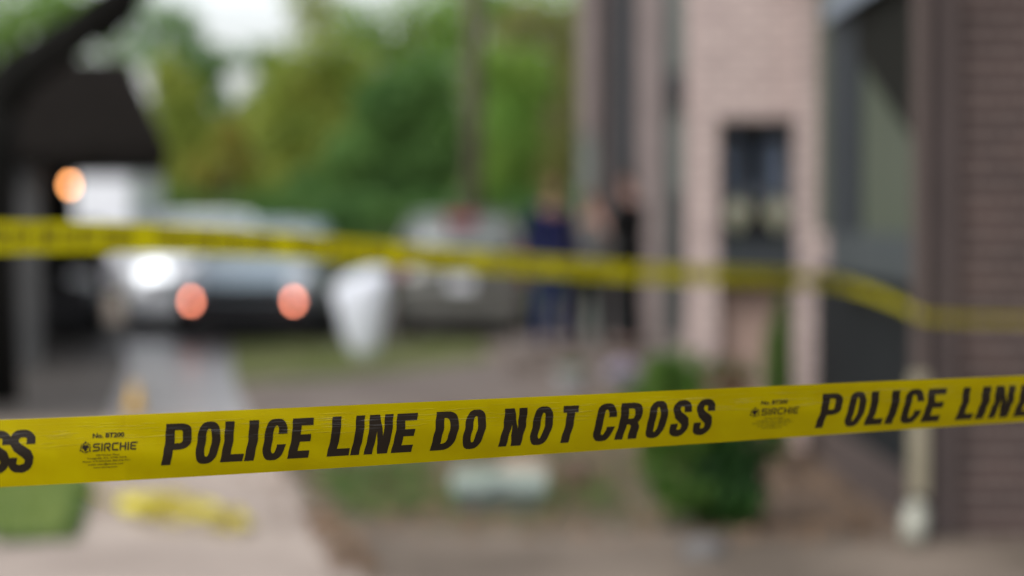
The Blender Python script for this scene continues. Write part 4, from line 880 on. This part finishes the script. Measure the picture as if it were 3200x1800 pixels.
tree('bright green tall tree topping the middle of the row', 1300, 56, [(1280, 60, 120, 110, 1.1), (1400, 90, 100, 120, 1), (1200, 150, 90, 80, .7), (1320, 180, 120, 90, .9), (1130, 60, 90, 80, .5)], 'leaf_bright', .12, 4.2, .2, seed=25, n=1500)
tree('bright green tree right of the wooden pole', 1620, 41, [(1600, 420, 100, 180, 2), (1650, 260, 90, 120, 1.2), (1570, 600, 110, 110, 1.4), (1560, 220, 70, 90, .8)], 'leaf_bright', .10, 2.0, seed=26, n=1600)
tree('olive brown tree close to the set back brick bay', 1780, 47, [(1760, 180, 110, 160, 1.6), (1830, 400, 110, 190, 1.8), (1720, 540, 100, 140, 1.3), (1650, 80, 110, 90, 1), (1830, 80, 80, 100, 1)], 'leaf_olive', .10, 2.4, seed=27, n=1700)
tree('thin green tree showing above the carport roof', 520, 60, [(540, 60, 85, 55, .5), (480, 170, 80, 60, .35), (560, 190, 90, 70, .6), (600, 130, 50, 50, .2)], 'leaf_mid', .13, 4.0, seed=28, n=900)
tree('pale yellow green tree far behind the bright tall one', 1080, 72, [(900, 200, 100, 80, .6), (830, 330, 100, 90, .8), (960, -20, 90, 80, .6), (1000, 60, 110, 90, 1), (1120, 160, 120, 90, 1), (1040, 300, 140, 110, 1.2), (1150, 420, 140, 140, 1.2), (960, 480, 150, 130, 1.2)], 'leaf_yellow', .16, 3.5, seed=51, n=1100)
tree('pale green tree far behind the wooden pole', 1470, 70, [(1460, 80, 130, 110, 1.2), (1600, 20, 150, 90, 1.0), (1780, 0, 140, 90, .9), (1440, -60, 130, 90, .8), (1500, 260, 130, 130, 1.4), (1440, 430, 130, 130, 1.4), (1520, 560, 130, 120, 1.2), (1560, 40, 100, 80, .8)], 'leaf_bright', .16, 3.5, seed=52, n=1200)
tree('far olive tree filling the gap beside the brick bay', 1740, 68, [(1720, 300, 130, 130, 1.2), (1640, 130, 130, 110, 1), (1800, 120, 110, 120, 1), (1700, 480, 140, 140, 1.2), (1830, 330, 90, 140, 1)], 'leaf_olive', .16, 3.2, seed=53, n=1200)
tree('far pale tree between the carport and the sky gap', 690, 75, [(330, 130, 130, 80, .5), (450, 130, 120, 80, .5), (560, 90, 90, 70, .5), (620, 200, 90, 80, .6), (700, 190, 90, 45, .6), (840, 175, 90, 50, .6), (620, 250, 70, 60, .5), (850, 280, 60, 80, .6), (740, 370, 120, 50, .7), (440, 40, 120, 60, .45), (620, 330, 120, 110, 1), (760, 420, 130, 110, 1.1), (560, 480, 120, 110, 1), (700, 560, 160, 110, 1.3), (860, 560, 140, 120, 1.2)], 'leaf_mid', .17, 3.0, seed=54, n=1100)
for i, (px, lab) in enumerate(((520, 'low green hedge bush nearest the carport'), (800, 'low green hedge bush behind the silver car'), (1080, 'low green hedge bush between the silver and tan cars'), (1400, 'low green hedge bush behind the tan car'), (1680, 'low green hedge bush behind the navy uniform'))):
    Y = 40.0; x = X(px, Y); b = thing('hedge_bush', lab, 'bush', (x, Y, 0), group='hedge bushes behind the cars'); s = Y / F
    leaves('foliage', [((x, Y, .9), (175 * s, .7, .95), 1500), ((x + 60 * s, Y, 1.6), (110 * s, .6, .55), 600), ((x - 70 * s, Y, 1.5), (110 * s, .6, .6), 600)], ['leaf_mid', 'leaf_mid', 'leaf_dark', 'leaf_mid', 'leaf_mid'][i], .08, b, 30 + i)
    tb = MB()
    for k in range(5): tb.tube([(x + (k - 2) * .3, Y, 0), (x + (k - 2) * .36, Y, 1.0)], [.03, .012], 6)
    tb.build('stems', 'bark_brown', b, True)
# big dark tree whose limb crosses the upper left corner
YT = 21.0
t = thing('tree', 'big near tree with a black limb slanting across the top left corner', 'tree', (X(-85, YT), YT, 0))
q = lambda px, py: tuple(W(px, py, YT)); s = YT / F
b = MB(); bx = X(-85, YT)
b.tube([(bx, YT, -.05), (bx + .02, YT, 1.2), q(-65, 480), q(-40, 330)], [.42, .36, .33, .28], 14)
b.tube([q(-90, 420), q(60, 225), q(230, 110), q(400, -30), q(640, -260)], [.26, .20, .18, .15, .1], 12)
b.tube([q(-70, 380), q(-160, 100), q(-200, -300)], [.24, .2, .14], 12)
b.tube([q(230, 110), q(330, 120), q(400, 60), q(470, -60)], [.08, .06, .05, .03], 8)
b.build('trunk', 'bark', t, True, smooth=True)
leaves('crown', [((X(80, YT + 3), YT + 3, Z(60, YT + 3)), (.55, .5, .38), 900), ((X(220, YT + 3), YT + 3, Z(20, YT + 3)), (.4, .4, .26), 500), ((X(0, YT + 3), YT + 3, Z(140, YT + 3)), (.4, .4, .22), 400), ((X(-100, YT), YT, Z(-300, YT)), (1.6, 1.5, .8), 2500), ((X(420, YT), YT, Z(-380, YT)), (1.2, 1.2, .6), 1500)], 'leaf_bright', .05, t, 41)

# wooden pole with cables
YP = 38.0; x = X(1480, YP)
t = thing('utility_pole', 'brown wooden utility pole standing in front of the trees', 'pole', (x, YP, 0))
MB().tube([(x, YP, -.05), (x, YP, 4.5), (x, YP, 9.5)], [.16, .145, .12], 14).build('shaft', 'pole_wood', t, True, smooth=True)
MB().box((x - 1.1, YP - .24, 8.6), (x + 1.1, YP - .14, 8.75)).build('crossarm', 'pole_wood', t, True)
for dx in (-.9, -.3, .3, .9): MB().loft([[(x + dx + r * math.cos(a), YP - .19 + r * math.sin(a), z) for a in [2 * math.pi * i / 12 for i in range(12)]] for z, r in ((8.75, .03), (8.8, .06), (8.85, .035), (8.9, .05), (8.95, .02))]).build('insulator', 'pot_grey', t, True, smooth=True)
cb = MB(); cb.tube([(X(-400, YP), YP - .25, Z(70, YP)), (X(600, YP), YP - .25, Z(88, YP)), (x, YP - .25, Z(84, YP)), (X(1700, YP), YP - .25, Z(86, YP)), (X(2100, YP), YP - .25, Z(80, YP))], .016, 6)
tag(cb.build('cable', 'plastic', smooth=True), 'thin dark cable crossing level in front of the treetops', 'cable')
